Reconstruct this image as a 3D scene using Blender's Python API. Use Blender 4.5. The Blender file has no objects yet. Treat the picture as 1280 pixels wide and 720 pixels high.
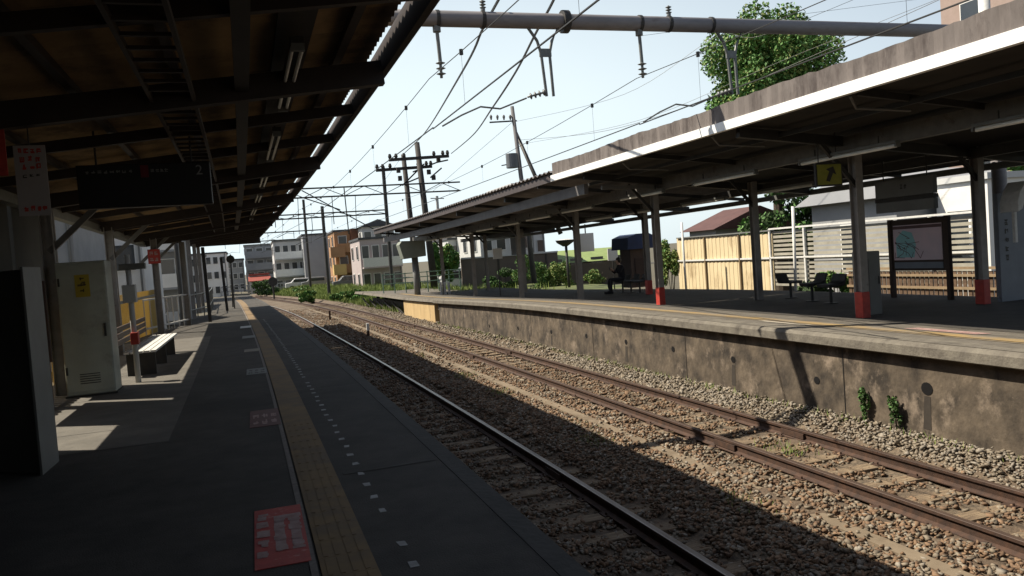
import bpy, math, random
import numpy as np
from mathutils import Vector, Matrix
random.seed(7); RNG = np.random.default_rng(7)
SC = bpy.context.scene; COL = SC.collection

# ------------------------------------------------------------------ camera
CH = 2.793                      # eye height above the rail tops (rail tops are z = 0, +Y runs up the line)
PF, CX, CY = 992.14, 640., 360.
def _basis():
    v = (316.02, 341.45); roll = math.radians(4.186)
    fwd = np.array([v[0]-CX, -(v[1]-CY), -PF]); fwd /= np.linalg.norm(fwd)
    h = np.array([v[0]-CX+1000*math.cos(roll), -(v[1]-CY)+1000*math.sin(roll), -PF])
    up = np.cross(h, fwd); up /= np.linalg.norm(up)
    if up[1] < 0: up = -up
    return np.array([np.cross(fwd, up), fwd, up])
RB = _basis()
cd = bpy.data.cameras.new('camera'); cam = bpy.data.objects.new('camera', cd); COL.objects.link(cam)
cd.sensor_width = 36; cd.lens = PF/1280*36; cd.clip_start = .05; cd.clip_end = 3000
M4 = Matrix([list(RB[0])+[0], list(RB[1])+[0], list(RB[2])+[CH], [0, 0, 0, 1]])
cam.matrix_world = M4; SC.camera = cam
def at(px, py, Y):              # photo pixel + distance up the line -> point in the place
    d = RB @ np.array([px-CX, -(py-CY), -PF]); t = Y/d[1]
    return Vector((d[0]*t, Y, d[2]*t+CH))
def atx(px, py, X):             # the same for a known sideways distance
    d = RB @ np.array([px-CX, -(py-CY), -PF]); t = X/d[0]
    return Vector((X, d[1]*t, d[2]*t+CH))

# ------------------------------------------------------------------ sky, sun, exposure
SUN = Vector((-.72, .42, 1.0)).normalized()
w = bpy.data.worlds.new('World'); SC.world = w; w.use_nodes = True
nt = w.node_tree; bg = nt.nodes['Background']
sky = nt.nodes.new('ShaderNodeTexSky'); sky.sky_type = 'NISHITA'; sky.sun_disc = False
sky.sun_elevation = math.asin(SUN.z); sky.sun_rotation = math.atan2(SUN.x, SUN.y)
sky.air_density = 1.0; sky.dust_density = 1.0; sky.ozone_density = 1.0; sky.altitude = 0
# thin bright haze in the sky ahead of the camera (towards the sun side), blue above
tcw = nt.nodes.new('ShaderNodeTexCoord'); sep = nt.nodes.new('ShaderNodeSeparateXYZ'); nt.links.new(tcw.outputs['Generated'], sep.inputs[0])
dt = nt.nodes.new('ShaderNodeVectorMath'); dt.operation = 'DOT_PRODUCT'; dt.inputs[1].default_value = (-.10, .995, 0); nt.links.new(tcw.outputs['Generated'], dt.inputs[0])
mr1 = nt.nodes.new('ShaderNodeMapRange'); mr1.interpolation_type = 'SMOOTHSTEP'; mr1.inputs['From Min'].default_value = .30; mr1.inputs['From Max'].default_value = .98
nt.links.new(dt.outputs['Value'], mr1.inputs['Value'])
mr2 = nt.nodes.new('ShaderNodeMapRange'); mr2.inputs['From Min'].default_value = .10; mr2.inputs['From Max'].default_value = .60; mr2.inputs['To Min'].default_value = 1; mr2.inputs['To Max'].default_value = .0; mr2.interpolation_type = 'SMOOTHSTEP'
nt.links.new(sep.outputs['Z'], mr2.inputs['Value'])
mm_ = nt.nodes.new('ShaderNodeMath'); mm_.operation = 'MULTIPLY'; nt.links.new(mr1.outputs[0], mm_.inputs[0]); nt.links.new(mr2.outputs[0], mm_.inputs[1])
hz = nt.nodes.new('ShaderNodeTexNoise'); hz.inputs['Scale'].default_value = 1.6; hz.inputs['Detail'].default_value = 4; nt.links.new(tcw.outputs['Generated'], hz.inputs['Vector'])
hm = nt.nodes.new('ShaderNodeMapRange'); hm.inputs['From Min'].default_value = .3; hm.inputs['From Max'].default_value = .7; hm.inputs['To Min'].default_value = .85; hm.inputs['To Max'].default_value = 1.1; nt.links.new(hz.outputs[0], hm.inputs['Value'])
m3 = nt.nodes.new('ShaderNodeMath'); m3.operation = 'MULTIPLY'; m3.use_clamp = True; nt.links.new(mm_.outputs[0], m3.inputs[0]); nt.links.new(hm.outputs[0], m3.inputs[1])
mxw = nt.nodes.new('ShaderNodeMix'); mxw.data_type = 'RGBA'; nt.links.new(m3.outputs[0], mxw.inputs['Factor']); hsv = nt.nodes.new('ShaderNodeHueSaturation'); hsv.inputs['Saturation'].default_value = .62; nt.links.new(sky.outputs[0], hsv.inputs['Color']); nt.links.new(hsv.outputs[0], mxw.inputs['A']); mxw.inputs['B'].default_value = (6.5, 7.45, 7.75, 1)
nt.links.new(mxw.outputs['Result'], bg.inputs[0]); bg.inputs[1].default_value = .075
sl = bpy.data.lights.new('sun', 'SUN'); sl.energy = 5.0; sl.angle = math.radians(.5); sl.color = (1, .90, .74)
so = bpy.data.objects.new('sun', sl); COL.objects.link(so); so.rotation_euler = SUN.to_track_quat('Z', 'Y').to_euler()
SC.view_settings.view_transform = 'Standard'; SC.view_settings.look = 'None'
SC.view_settings.exposure = 0.9; SC.view_settings.gamma = 1; SC.view_settings.use_curve_mapping = False

# ------------------------------------------------------------------ helpers
def curve(Y):                   # the line bends away to the left
    if Y <= 45: return -7.129e-4*Y*Y+5.22e-6*Y**3
    t = Y-45; return -.968-.0325*t-.00127*t*t

MATS = {}
# first guesses of the colours were made for exposure 0; these factors bring them to the real, darker surfaces
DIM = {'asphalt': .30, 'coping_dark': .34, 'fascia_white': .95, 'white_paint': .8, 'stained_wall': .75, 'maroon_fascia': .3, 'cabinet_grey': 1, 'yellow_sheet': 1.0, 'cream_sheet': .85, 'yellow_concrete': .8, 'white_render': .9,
       'dark_soffit': .35, 'roof_underside': 2.0, 'red_sign': 1.25, 'pale_print': .75, 'tactile_yellow': .62, 'orange_render': .62, 'sun_lane_paint': 1, 'seam': 1, 'brown_steel': .45, 'dark_steel': .45, 'column_paint': .85, 'leaf_green': .9, 'leaf_pale': .9, 'leaf_dark': .8, 'grass': 1.15,
       'edge_concrete': .36, 'platform_concrete': .46, 'lamp_tube': 1.1, 'black_panel': .5, 'sign_white': .35, 'red_paint': .9, 'skin': .8, 'dark_clothes': .7, 'gantry_steel': 1.15,
       'yellow_render': .8, 'grey_cladding': 1.0, 'pale_render': .85, 'mid_render': .75, 'pinkish_render': .8, 'car_white': .8, 'map_sheet': 1.2, 'map_teal': 1.2, 'wire': .6, 'worn_rail_top': .9, 'bluish_panel': .6, 'louvre': .75}
def mat(name, c1, c2=None, rough=.8, metal=0, scale=4, bump=.0, c3=None, s3=.7, p3=.55, coords='Object', stretch=(1, 1, 1), bscale=None, spec=.4, detail=8):
    if name in MATS: return MATS[name]
    k_ = DIM.get(name, .56); c1 = tuple(x*k_ for x in c1); c2 = tuple(x*k_ for x in c2) if c2 else None; c3 = tuple(x*k_ for x in c3) if c3 else None
    m = bpy.data.materials.new(name); m.use_nodes = True; n = m.node_tree.nodes; l = m.node_tree.links
    b = n['Principled BSDF']; b.inputs['Roughness'].default_value = rough; b.inputs['Metallic'].default_value = metal
    b.inputs['Specular IOR Level'].default_value = spec
    tc = n.new('ShaderNodeTexCoord'); mp = n.new('ShaderNodeMapping'); mp.inputs['Scale'].default_value = stretch
    l.new(tc.outputs[coords], mp.inputs[0])
    if c2 is None: c2 = tuple(x*.78 for x in c1)
    nz = n.new('ShaderNodeTexNoise'); nz.inputs['Scale'].default_value = scale; nz.inputs['Detail'].default_value = detail; nz.inputs['Roughness'].default_value = .62
    l.new(mp.outputs[0], nz.inputs['Vector'])
    cr = n.new('ShaderNodeValToRGB'); cr.color_ramp.elements[0].position = .35; cr.color_ramp.elements[1].position = .65
    cr.color_ramp.elements[0].color = (*c2, 1); cr.color_ramp.elements[1].color = (*c1, 1)
    l.new(nz.outputs[0], cr.inputs[0]); out = cr.outputs[0]
    if c3 is not None:
        n3 = n.new('ShaderNodeTexNoise'); n3.inputs['Scale'].default_value = s3; n3.inputs['Detail'].default_value = 10; n3.inputs['Roughness'].default_value = .7
        l.new(mp.outputs[0], n3.inputs['Vector'])
        r3 = n.new('ShaderNodeValToRGB'); r3.color_ramp.elements[0].position = p3-.06; r3.color_ramp.elements[1].position = p3+.08
        l.new(n3.outputs[0], r3.inputs[0]); mx = n.new('ShaderNodeMix'); mx.data_type = 'RGBA'
        l.new(r3.outputs[0], mx.inputs['Factor']); l.new(out, mx.inputs['A']); mx.inputs['B'].default_value = (*c3, 1); out = mx.outputs['Result']
    l.new(out, b.inputs['Base Color'])
    if bump:
        nb = n.new('ShaderNodeTexNoise'); nb.inputs['Scale'].default_value = bscale or scale*4; nb.inputs['Detail'].default_value = 6
        l.new(mp.outputs[0], nb.inputs['Vector'])
        bp = n.new('ShaderNodeBump'); bp.inputs['Strength'].default_value = bump; bp.inputs['Distance'].default_value = .02
        l.new(nb.outputs[0], bp.inputs['Height']); l.new(bp.outputs[0], b.inputs['Normal'])
    MATS[name] = m; return m

ASPH = mat('asphalt', (.185, .165, .14), (.105, .095, .082), .9, scale=3.2, bump=.35, bscale=90, c3=(.08, .072, .063), s3=.45, p3=.56)
SLABM = mat('platform_concrete', (.27, .24, .20), (.19, .17, .14), .9, scale=5, bump=.3, bscale=60, c3=(.13, .11, .09), s3=1.3, p3=.58)
EDGEM = mat('edge_concrete', (.42, .38, .31), (.27, .24, .2), .9, scale=6, bump=.4, bscale=30, c3=(.14, .12, .1), s3=1.6, p3=.6)
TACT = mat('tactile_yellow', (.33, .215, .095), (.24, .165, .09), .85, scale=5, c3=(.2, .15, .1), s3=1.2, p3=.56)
TACT2 = mat('tactile_faded', (.5, .34, .13), (.38, .27, .13), .85, scale=6, c3=(.33, .27, .19), s3=2, p3=.52)
WHITEP = mat('white_paint', (.75, .75, .72), (.6, .6, .58), .6, scale=10)
WHITE2 = mat('fascia_white', (.82, .83, .82), (.72, .73, .72), .45, scale=3)
REDP = mat('red_paint', (.46, .045, .03), (.32, .03, .022), .55, scale=12, c3=(.16, .10, .08), s3=7, p3=.66)
REDS = mat('red_sign', (.34, .05, .04), (.26, .04, .035), .7, scale=10, c3=(.4, .2, .17), s3=14, p3=.62)
PINKP = mat('pale_print', (.5, .36, .33), (.36, .2, .18), .7, scale=14)
WALLM = mat('stained_wall', (.15, .118, .085), (.035, .028, .022), .95, scale=2.6, bump=1, bscale=8, c3=(.27, .215, .165), s3=1.9, p3=.62, stretch=(1, 1, .85), detail=14)
NEWC = mat('yellow_concrete', (.60, .44, .22), (.48, .34, .17), .9, scale=3, bump=.3, c3=(.34, .24, .13), s3=2.2, p3=.6, stretch=(1, 1, .3))
GROUNDM = mat('ballast_bed', (.28, .21, .14), (.10, .08, .058), .95, scale=14, bump=1, bscale=28, c3=(.15, .105, .07), s3=.6, p3=.52)
EARTH = mat('earth', (.17, .15, .10), (.11, .10, .07), .95, scale=1.2, bump=.5)
RUST = mat('rusty_steel', (.11, .055, .033), (.05, .028, .02), .8, scale=9, bump=.2)
RTOP = mat('worn_rail_top', (.33, .30, .27), (.20, .17, .15), .34, metal=.8, scale=3, stretch=(4, .4, 1))
RTOPB = mat('brown_rail_top', (.16, .11, .085), (.11, .075, .06), .5, metal=.3, scale=3, stretch=(4, .4, 1))
WOOD = mat('sleeper_wood', (.40, .30, .19), (.15, .105, .07), .9, scale=4, stretch=(1, 9, 4), bump=.5, bscale=14)
STEEL = mat('painted_steel', (.24, .235, .22), (.17, .165, .155), .6, scale=5, c3=(.11, .085, .07), s3=3, p3=.63)
STEELD = mat('dark_steel', (.075, .072, .068), (.05, .048, .045), .6, scale=6)
STEELB = mat('brown_steel', (.075, .055, .05), (.05, .038, .034), .6, scale=5)
BEAMM = mat('gantry_steel', (.19, .18, .185), (.13, .125, .13), .55, scale=4, c3=(.11, .09, .085), s3=4, p3=.62, stretch=(.3, 1, 1))
GALV = mat('galvanised', (.30, .31, .30), (.22, .23, .22), .5, metal=.4, scale=8)
PORC = mat('porcelain', (.30, .31, .30), (.24, .25, .25), .3, scale=8)
WIRE = mat('wire', (.05, .05, .05), (.035, .035, .035), .5)
COLM = mat('column_paint', (.30, .285, .265), (.22, .205, .19), .6, scale=4, c3=(.14, .115, .1), s3=4, p3=.64)
BOARDU = mat('roof_underside', (.19, .135, .075), (.13, .095, .055), .9, scale=2, c3=(.08, .06, .04), s3=1.1, p3=.55)
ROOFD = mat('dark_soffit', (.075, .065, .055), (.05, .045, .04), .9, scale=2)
ROOFT = mat('weathered_sheet', (.27, .235, .22), (.17, .145, .135), .85, scale=3, c3=(.10, .08, .075), s3=2.5, p3=.56, stretch=(1, 1, .4), bump=.3)
GREYB = mat('grey_panel', (.27, .28, .27), (.23, .235, .225), .6, scale=3, c3=(.17, .17, .155), s3=1, p3=.62)
CABG = mat('cabinet_grey', (.34, .36, .31), (.26, .28, .24), .5, scale=1.5, c3=(.2, .2, .17), s3=1.2, p3=.62)
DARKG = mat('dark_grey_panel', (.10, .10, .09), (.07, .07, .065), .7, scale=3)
BLUEP = mat('bluish_panel', (.28, .32, .37), (.22, .25, .30), .6, scale=2)
BLACKP = mat('black_panel', (.012, .012, .014), (.01, .01, .011), .5)
TUBE = mat('lamp_tube', (.75, .77, .74), (.7, .72, .7), .4)
CREAM = mat('cream_sheet', (.70, .58, .37), (.60, .49, .30), .8, scale=1.5, c3=(.40, .30, .17), s3=1.3, p3=.6, stretch=(1, 1, .5))
LOUV = mat('louvre', (.42, .40, .33), (.32, .30, .25), .7, scale=3)
WOODF = mat('wood_fence', (.22, .14, .085), (.12, .075, .05), .9, scale=3, stretch=(1, 1, 6))
GREENR = mat('green_rail', (.28, .46, .37), (.22, .37, .3), .5, scale=6)
GLASS = mat('window_glass', (.05, .06, .07), (.035, .045, .055), .12, scale=1, spec=.8)
LEAF = mat('leaf_green', (.11, .25, .05), (.055, .14, .03), .7, scale=1.4)
LEAFD = mat('leaf_dark', (.05, .095, .022), (.025, .055, .015), .7, scale=1.2)
LEAFL = mat('leaf_pale', (.20, .24, .06), (.11, .16, .035), .7, scale=1.5)
BARK = mat('bark', (.10, .075, .05), (.06, .045, .03), .9, scale=8, bump=.5)
SKIN = mat('skin', (.50, .32, .23), (.46, .29, .21), .6)
CLOTH = mat('dark_clothes', (.02, .02, .025), (.014, .014, .018), .9, scale=8)
CLOTHG = mat('grey_trousers', (.035, .035, .04), (.025, .025, .03), .9, scale=8)
HAIR = mat('black_hair', (.015, .012, .011), (.01, .009, .008), .6, scale=20)
ORANGE = mat('orange_render', (.52, .29, .15), (.45, .25, .125), .85, scale=1)
BRICK = mat('brown_tiles', (.27, .12, .07), (.21, .095, .06), .85, scale=3)
YELB = mat('yellow_render', (.62, .44, .17), (.55, .38, .15), .85, scale=1)
GREYW = mat('grey_cladding', (.30, .31, .33), (.26, .27, .29), .8, scale=.5)
PALEW = mat('pale_render', (.55, .56, .56), (.46, .47, .47), .8, scale=.8)
WHITEW = mat('white_render', (.72, .72, .70), (.64, .64, .62), .8, scale=.8)
MIDW = mat('mid_render', (.34, .35, .36), (.27, .28, .29), .8, scale=.8)
PINKW = mat('pinkish_render', (.44, .39, .38), (.42, .35, .35), .8, scale=.8)
REDROOF = mat('maroon_roof', (.15, .07, .065), (.11, .05, .047), .8, scale=2)
SLATE = mat('slate_roof', (.10, .105, .12), (.075, .08, .09), .7, scale=3)
GREENC = mat('pale_green_sheet', (.40, .52, .20), (.32, .43, .15), .7, scale=1)
BLUEC = mat('blue_awning', (.02, .05, .16), (.015, .035, .11), .7, scale=3)
BROWNP = mat('brown_board', (.085, .05, .035), (.06, .035, .025), .7, scale=5)
YELS = mat('yellow_sign', (.62, .48, .05), (.55, .42, .04), .6, scale=8)
YGS = mat('yellow_green_sign', (.42, .42, .05), (.34, .35, .04), .5, scale=8)
STONE1 = mat('stone_grey', (.40, .335, .25), (.21, .17, .125), .9, scale=6)
STONE2 = mat('stone_brown', (.37, .235, .14), (.15, .09, .055), .9, scale=6)
STONE3 = mat('stone_pale', (.46, .41, .34), (.30, .26, .21), .9, scale=6)
GRASSM = mat('grass', (.20, .25, .06), (.12, .17, .04), .8, scale=1.5)
GRASSG = mat('grass_ground', (.16, .19, .06), (.10, .12, .04), .9, scale=.8)
REDC = mat('red_awning', (.45, .09, .06), (.36, .07, .05), .7)
CARW = mat('car_white', (.68, .69, .70), (.66, .67, .68), .25, scale=2, spec=.6)
TYRE = mat('rubber', (.02, .02, .02), (.015, .015, .015), .8)
MAPB = mat('map_blue', (.20, .30, .34), (.30, .31, .33), .5, scale=3)
MAPP = mat('map_frame', (.20, .10, .11), (.15, .08, .085), .6)

class MB:
    def __init__(s): s.v = []; s.f = []; s.m = []
    def add(s, vs, fs, mi=0):
        o = len(s.v); s.v += [tuple(v) for v in vs]; s.f += [tuple(i+o for i in f) for f in fs]; s.m += [mi]*len(fs); return s
    def box(s, x0, x1, y0, y1, z0, z1, mi=0):
        return s.add([(x0, y0, z0), (x1, y0, z0), (x1, y1, z0), (x0, y1, z0), (x0, y0, z1), (x1, y0, z1), (x1, y1, z1), (x0, y1, z1)],
                     [(0, 3, 2, 1), (4, 5, 6, 7), (0, 1, 5, 4), (1, 2, 6, 5), (2, 3, 7, 6), (3, 0, 4, 7)], mi)
    def beam(s, a, b, wd, ht, mi=0):            # bar with a rectangular section
        a, b = Vector(a), Vector(b); d = (b-a).normalized()
        u = Vector((0, 0, 1)) if abs(d.z) < .95 else Vector((0, 1, 0))
        r = d.cross(u).normalized()*wd/2; t = r.cross(d).normalized()*ht/2
        P = [a-r-t, a+r-t, a+r+t, a-r+t, b-r-t, b+r-t, b+r+t, b-r+t]
        return s.add(P, [(0, 3, 2, 1), (4, 5, 6, 7), (0, 1, 5, 4), (1, 2, 6, 5), (2, 3, 7, 6), (3, 0, 4, 7)], mi)
    def tube(s, pts, r, seg=8, mi=0, cap=True):
        pts = [Vector(p) for p in pts]; n = len(pts); rs = r if isinstance(r, (list, tuple)) else [r]*n
        vs = []
        for i, p in enumerate(pts):
            d = (pts[min(i+1, n-1)]-pts[max(i-1, 0)]).normalized()
            u = Vector((0, 0, 1)) if abs(d.z) < .9 else Vector((1, 0, 0))
            a = d.cross(u).normalized(); b = a.cross(d).normalized()
            for k in range(seg):
                t = 2*math.pi*k/seg; vs.append(p+a*math.cos(t)*rs[i]+b*math.sin(t)*rs[i])
        fs = [(i*seg+k, i*seg+(k+1) % seg, (i+1)*seg+(k+1) % seg, (i+1)*seg+k) for i in range(n-1) for k in range(seg)]
        if cap: fs += [tuple(range(seg))[::-1], tuple((n-1)*seg+k for k in range(seg))]
        return s.add(vs, fs, mi)
    def sweep(s, prof, y0, y1, step=1.5, zf=None, mi=0, closed=True, mis=None):   # a profile of (offset, z) carried along the curve of the line
        n = max(1, int(math.ceil((y1-y0)/step))); k = len(prof); vs = []
        for i in range(n+1):
            Y = y0+(y1-y0)*i/n
            for o, z in prof: vs.append((o+curve(Y), Y, z+(zf(Y) if zf else 0)))
        kk = k if closed else k-1
        for j in range(kk):
            s.add([], []); 
        o = len(s.v); s.v += vs
        for i in range(n):
            for j in range(kk):
                s.f.append((o+i*k+j, o+i*k+(j+1) % k, o+(i+1)*k+(j+1) % k, o+(i+1)*k+j)); s.m.append(mis[j] if mis else mi)
        if closed:
            s.f.append(tuple(o+j for j in range(k))[::-1]); s.m.append(mi)
            s.f.append(tuple(o+n*k+j for j in range(k))); s.m.append(mi)
        return s
    def prism(s, poly, axis, a, b, mi=0):       # polygon extruded along an axis; poly in the other two coordinates
        def P(u, v, t): return {'x': (t, u, v), 'y': (u, t, v), 'z': (u, v, t)}[axis]
        n = len(poly); vs = [P(u, v, a) for u, v in poly]+[P(u, v, b) for u, v in poly]
        return s.add(vs, [tuple(range(n))[::-1], tuple(range(n, 2*n))]+[(i, (i+1) % n, n+(i+1) % n, n+i) for i in range(n)], mi)
    def build(s, name, mats, parent=None, smooth=False, bevel=0):
        me = bpy.data.meshes.new(name); me.from_pydata(s.v, [], s.f)
        if not isinstance(mats, (list, tuple)): mats = [mats]
        for m in mats: me.materials.append(m)
        if len(mats) > 1: me.polygons.foreach_set('material_index', s.m)
        if smooth: me.polygons.foreach_set('use_smooth', [True]*len(me.polygons))
        me.update(); 
        import bmesh
        bm = bmesh.new(); bm.from_mesh(me); bmesh.ops.recalc_face_normals(bm, faces=bm.faces); bm.to_mesh(me); bm.free()
        o = bpy.data.objects.new(name, me); COL.objects.link(o)
        if parent is not None: o.parent = parent; 
        if parent is not None and parent.location.length > 0: o.matrix_parent_inverse = Matrix.Translation(-parent.location)
        if bevel:
            bv = o.modifiers.new('bevel', 'BEVEL'); bv.width = bevel; bv.segments = 2; bv.limit_method = 'ANGLE'
        return o
def tag(o, label=None, cat=None, group=None, kind=None):
    if label: o['label'] = label
    if cat: o['category'] = cat
    if group: o['group'] = group
    if kind: o['kind'] = kind
    return o
def empty(name, loc, label, cat, group=None):
    o = bpy.data.objects.new(name, None); COL.objects.link(o); o.location = loc; o.empty_display_size = .2
    return tag(o, label, cat, group)
def B(*a, **k): return MB().box(*a, **k)
def struct(o): o['kind'] = 'structure'; return o
def copy_tree(o, parent=None):
    c = o.copy(); COL.objects.link(c); c.parent = parent
    for ch in [x for x in bpy.data.objects if x.parent == o]: copy_tree(ch, c)
    return c
def text_mesh(txt, size, name, m, parent, mw, extr=.003):
    cu = bpy.data.curves.new(name, 'FONT'); cu.body = txt; cu.size = size; cu.extrude = extr; cu.align_x = 'CENTER'; cu.align_y = 'CENTER'
    t = bpy.data.objects.new(name, cu); COL.objects.link(t); dg = bpy.context.evaluated_depsgraph_get()
    me = bpy.data.meshes.new_from_object(t.evaluated_get(dg)); bpy.data.objects.remove(t)
    me.materials.clear(); me.materials.append(m); me.transform(mw)
    o = bpy.data.objects.new(name, me); COL.objects.link(o); o.parent = parent
    if parent.location.length > 0: o.matrix_parent_inverse = Matrix.Translation(-parent.location)
    return o
def strokes(mb, fr, cells, cw, chh, rnd, th=.16, lift=.002):
    """worn, unreadable characters: a few bars in every cell. fr(u, v, h) -> point"""
    for (cu, cv) in cells:
        for k in range(rnd.randint(4, 6)):
            if rnd.random() < .55:
                v = cv+rnd.uniform(-.4, .4)*chh; u0 = cu-cw*rnd.uniform(.25, .42); u1 = cu+cw*rnd.uniform(.25, .42); d = th*chh/2
                q = [(u0, v-d), (u1, v-d), (u1, v+d), (u0, v+d)]
            else:
                u = cu+rnd.uniform(-.35, .35)*cw; v0 = cv-chh*rnd.uniform(.2, .42); v1 = cv+chh*rnd.uniform(.2, .42); d = th*cw/2
                q = [(u-d, v0), (u+d, v0), (u+d, v1), (u-d, v1)]
            hh = lift+k*.0004
            mb.add([fr(a, b, hh) for a, b in q], [(0, 1, 2, 3)])

PZ = 1.1
def rdz(Y):                     # the far platform runs a little lower towards its far end
    t = min(1, max(0, (Y-20)/22)); return -.28*t*t*(3-2*t)

# ------------------------------------------------------------------ ground and track bed
g = MB(); n = 60
xs = [-1500, -300, -60, -12, -3.4, 1.9]+[2.2+i*.12 for i in range(56)]+[9.0, 13, 20, 40, 120, 500, 1500]
ys = [-60, -20, -6]+[-3+i*.16 for i in range(int(45/.16))]+[44, 50, 60, 80, 110, 200, 600, 2500]
def bedz(X, Y):
    o = X-curve(min(Y, 110))
    if o < 1.2 or o > 9.6: return -.35 if o < 1.2 else (-.3 if o < 13 else -.15)
    z = -.17
    z += .02*math.sin(o*2.2+Y*.35)+.012*math.sin(Y*1.7+o*5)
    if 7.7 < o: z += .17*min(1, (o-7.7)/.5)
    if 4.0 < o < 5.9: z += .04
    return z+random.uniform(-.012, .012)*(1 if Y < 42 else 0)
vs = []; fs = []
for Y in ys:
    for X in xs: 
        cc = curve(min(Y, 110)); xx = X+cc if -4 < X < 12 else X
        vs.append((xx, Y, bedz(xx, Y)))
K = len(xs)
for j in range(len(ys)-1):
    for i in range(K-1): fs.append((j*K+i, j*K+i+1, (j+1)*K+i+1, (j+1)*K+i))
def gm(f):
    X = (vs[f[0]][0]+vs[f[2]][0])/2; Y = (vs[f[0]][1]+vs[f[2]][1])/2; o = X-curve(min(Y, 110)); return 0 if 1 < o < 9.5 and Y < 120 else 1
gg = MB(); gg.v = vs; gg.f = fs; gg.m = [gm(f) for f in fs]
struct(gg.build('ground', [GROUNDM, EARTH]))

# loose stones of the ballast: one mass nobody could count
def stones(n, ymin, ymax, smin, smax, seed):
    rg = np.random.default_rng(seed)
    ico = np.array([(x, y, z) for z in (-1, 1) for x, y in ((-1, -1), (1, -1), (1, 1), (-1, 1))])/1.45
    fa = np.array([(0, 2, 1), (0, 3, 2), (4, 5, 6), (4, 6, 7), (0, 1, 5), (0, 5, 4), (1, 2, 6), (1, 6, 5), (2, 3, 7), (2, 7, 6), (3, 0, 4), (3, 4, 7)])
    u = rg.random(n); Y = ymin+(ymax-ymin)*u**1.5; o = rg.uniform(1.7, 8.28, n)
    # keep rail strips and the tops of sleepers mostly clear
    keep = np.ones(n, bool)
    for r in (2.45, 3.58, 6.16, 7.29): keep &= np.abs(o-r) > .085
    ph = (Y % .62)
    onsl = (ph < .2) & (((o > 2.0) & (o < 4.1)) | ((o > 5.68) & (o < 7.78)))
    keep &= ~(onsl & (rg.random(n) < .93))
    keep &= ~((o > 6.2) & (o < 7.25) & (rg.random(n) < .45))
    keep &= ~((np.abs(o-5.33) < .1) & (rg.random(n) < .85))
    Y, o = Y[keep], o[keep]; n = len(Y)
    X = o+np.array([curve(y) for y in Y])
    Z = np.array([bedz(x, y) for x, y in zip(X, Y)])+rg.uniform(-.012, .028, n)
    Z += np.where(o > 7.85, .04, 0)*rg.random(n)
    s = rg.uniform(smin, smax, n)*(1+.5*(rg.random(n)**6))
    V = ico[None]*rg.uniform(.45, 1.35, (n, 8, 1))+rg.uniform(-.22, .22, (n, 8, 3))
    V = V*np.stack([rg.uniform(.8, 1.35, n), rg.uniform(.7, 1.1, n), rg.uniform(.5, .85, n)], 1)[:, None]*s[:, None, None]
    a = rg.uniform(0, 6.28, n); ca, sa = np.cos(a)[:, None], np.sin(a)[:, None]
    tl = rg.uniform(-.6, .6, n)[:, None]
    z2 = V[..., 2]*np.cos(tl)-V[..., 0]*np.sin(tl); x2 = V[..., 0]*np.cos(tl)+V[..., 2]*np.sin(tl)
    V = np.stack([x2*ca-V[..., 1]*sa, x2*sa+V[..., 1]*ca, z2], -1)
    V += np.stack([X, Y, Z], 1)[:, None]
    F = fa[None]+(np.arange(n)*8)[:, None, None]
    return V.reshape(-1, 3), F.reshape(-1, 3), n, o
V1, F1, n1, o1 = stones(96000, 2.6, 20, .016, .031, 1)
V2, F2, n2, o2 = stones(40000, 12, 60, .022, .042, 2)
V = np.concatenate([V1, V2]); F = np.concatenate([F1, F2+len(V1)])
me = bpy.data.meshes.new('ballast_stones'); me.vertices.add(len(V)); me.vertices.foreach_set('co', V.ravel())
me.loops.add(F.size); me.loops.foreach_set('vertex_index', F.ravel().astype(np.int32))
me.polygons.add(len(F)); me.polygons.foreach_set('loop_start', np.arange(0, F.size, 3, dtype=np.int32))
oo = np.concatenate([o1, o2]); rr = RNG.random(len(oo))
mi = np.where(rr < .36, 0, np.where(rr < .93, 1, 2))
mi = np.where((oo > 7.7) & (rr > .25), np.where(rr > .62, 2, 0), mi)
mi = np.where((oo < 7.2) & (oo > 5.9) & (rr > .35), 1, mi)
me.polygons.foreach_set('material_index', np.repeat(mi, 12).astype(np.int32))
for m in (STONE1, STONE2, STONE3): me.materials.append(m)
me.update(calc_edges=True); me.validate()
tag(bpy.data.objects.new('ballast', me), 'grey and brown broken stone ballast spread under both tracks', 'ballast', kind='stuff')
COL.objects.link([o for o in bpy.data.objects if o.name == 'ballast'][0])

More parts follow.
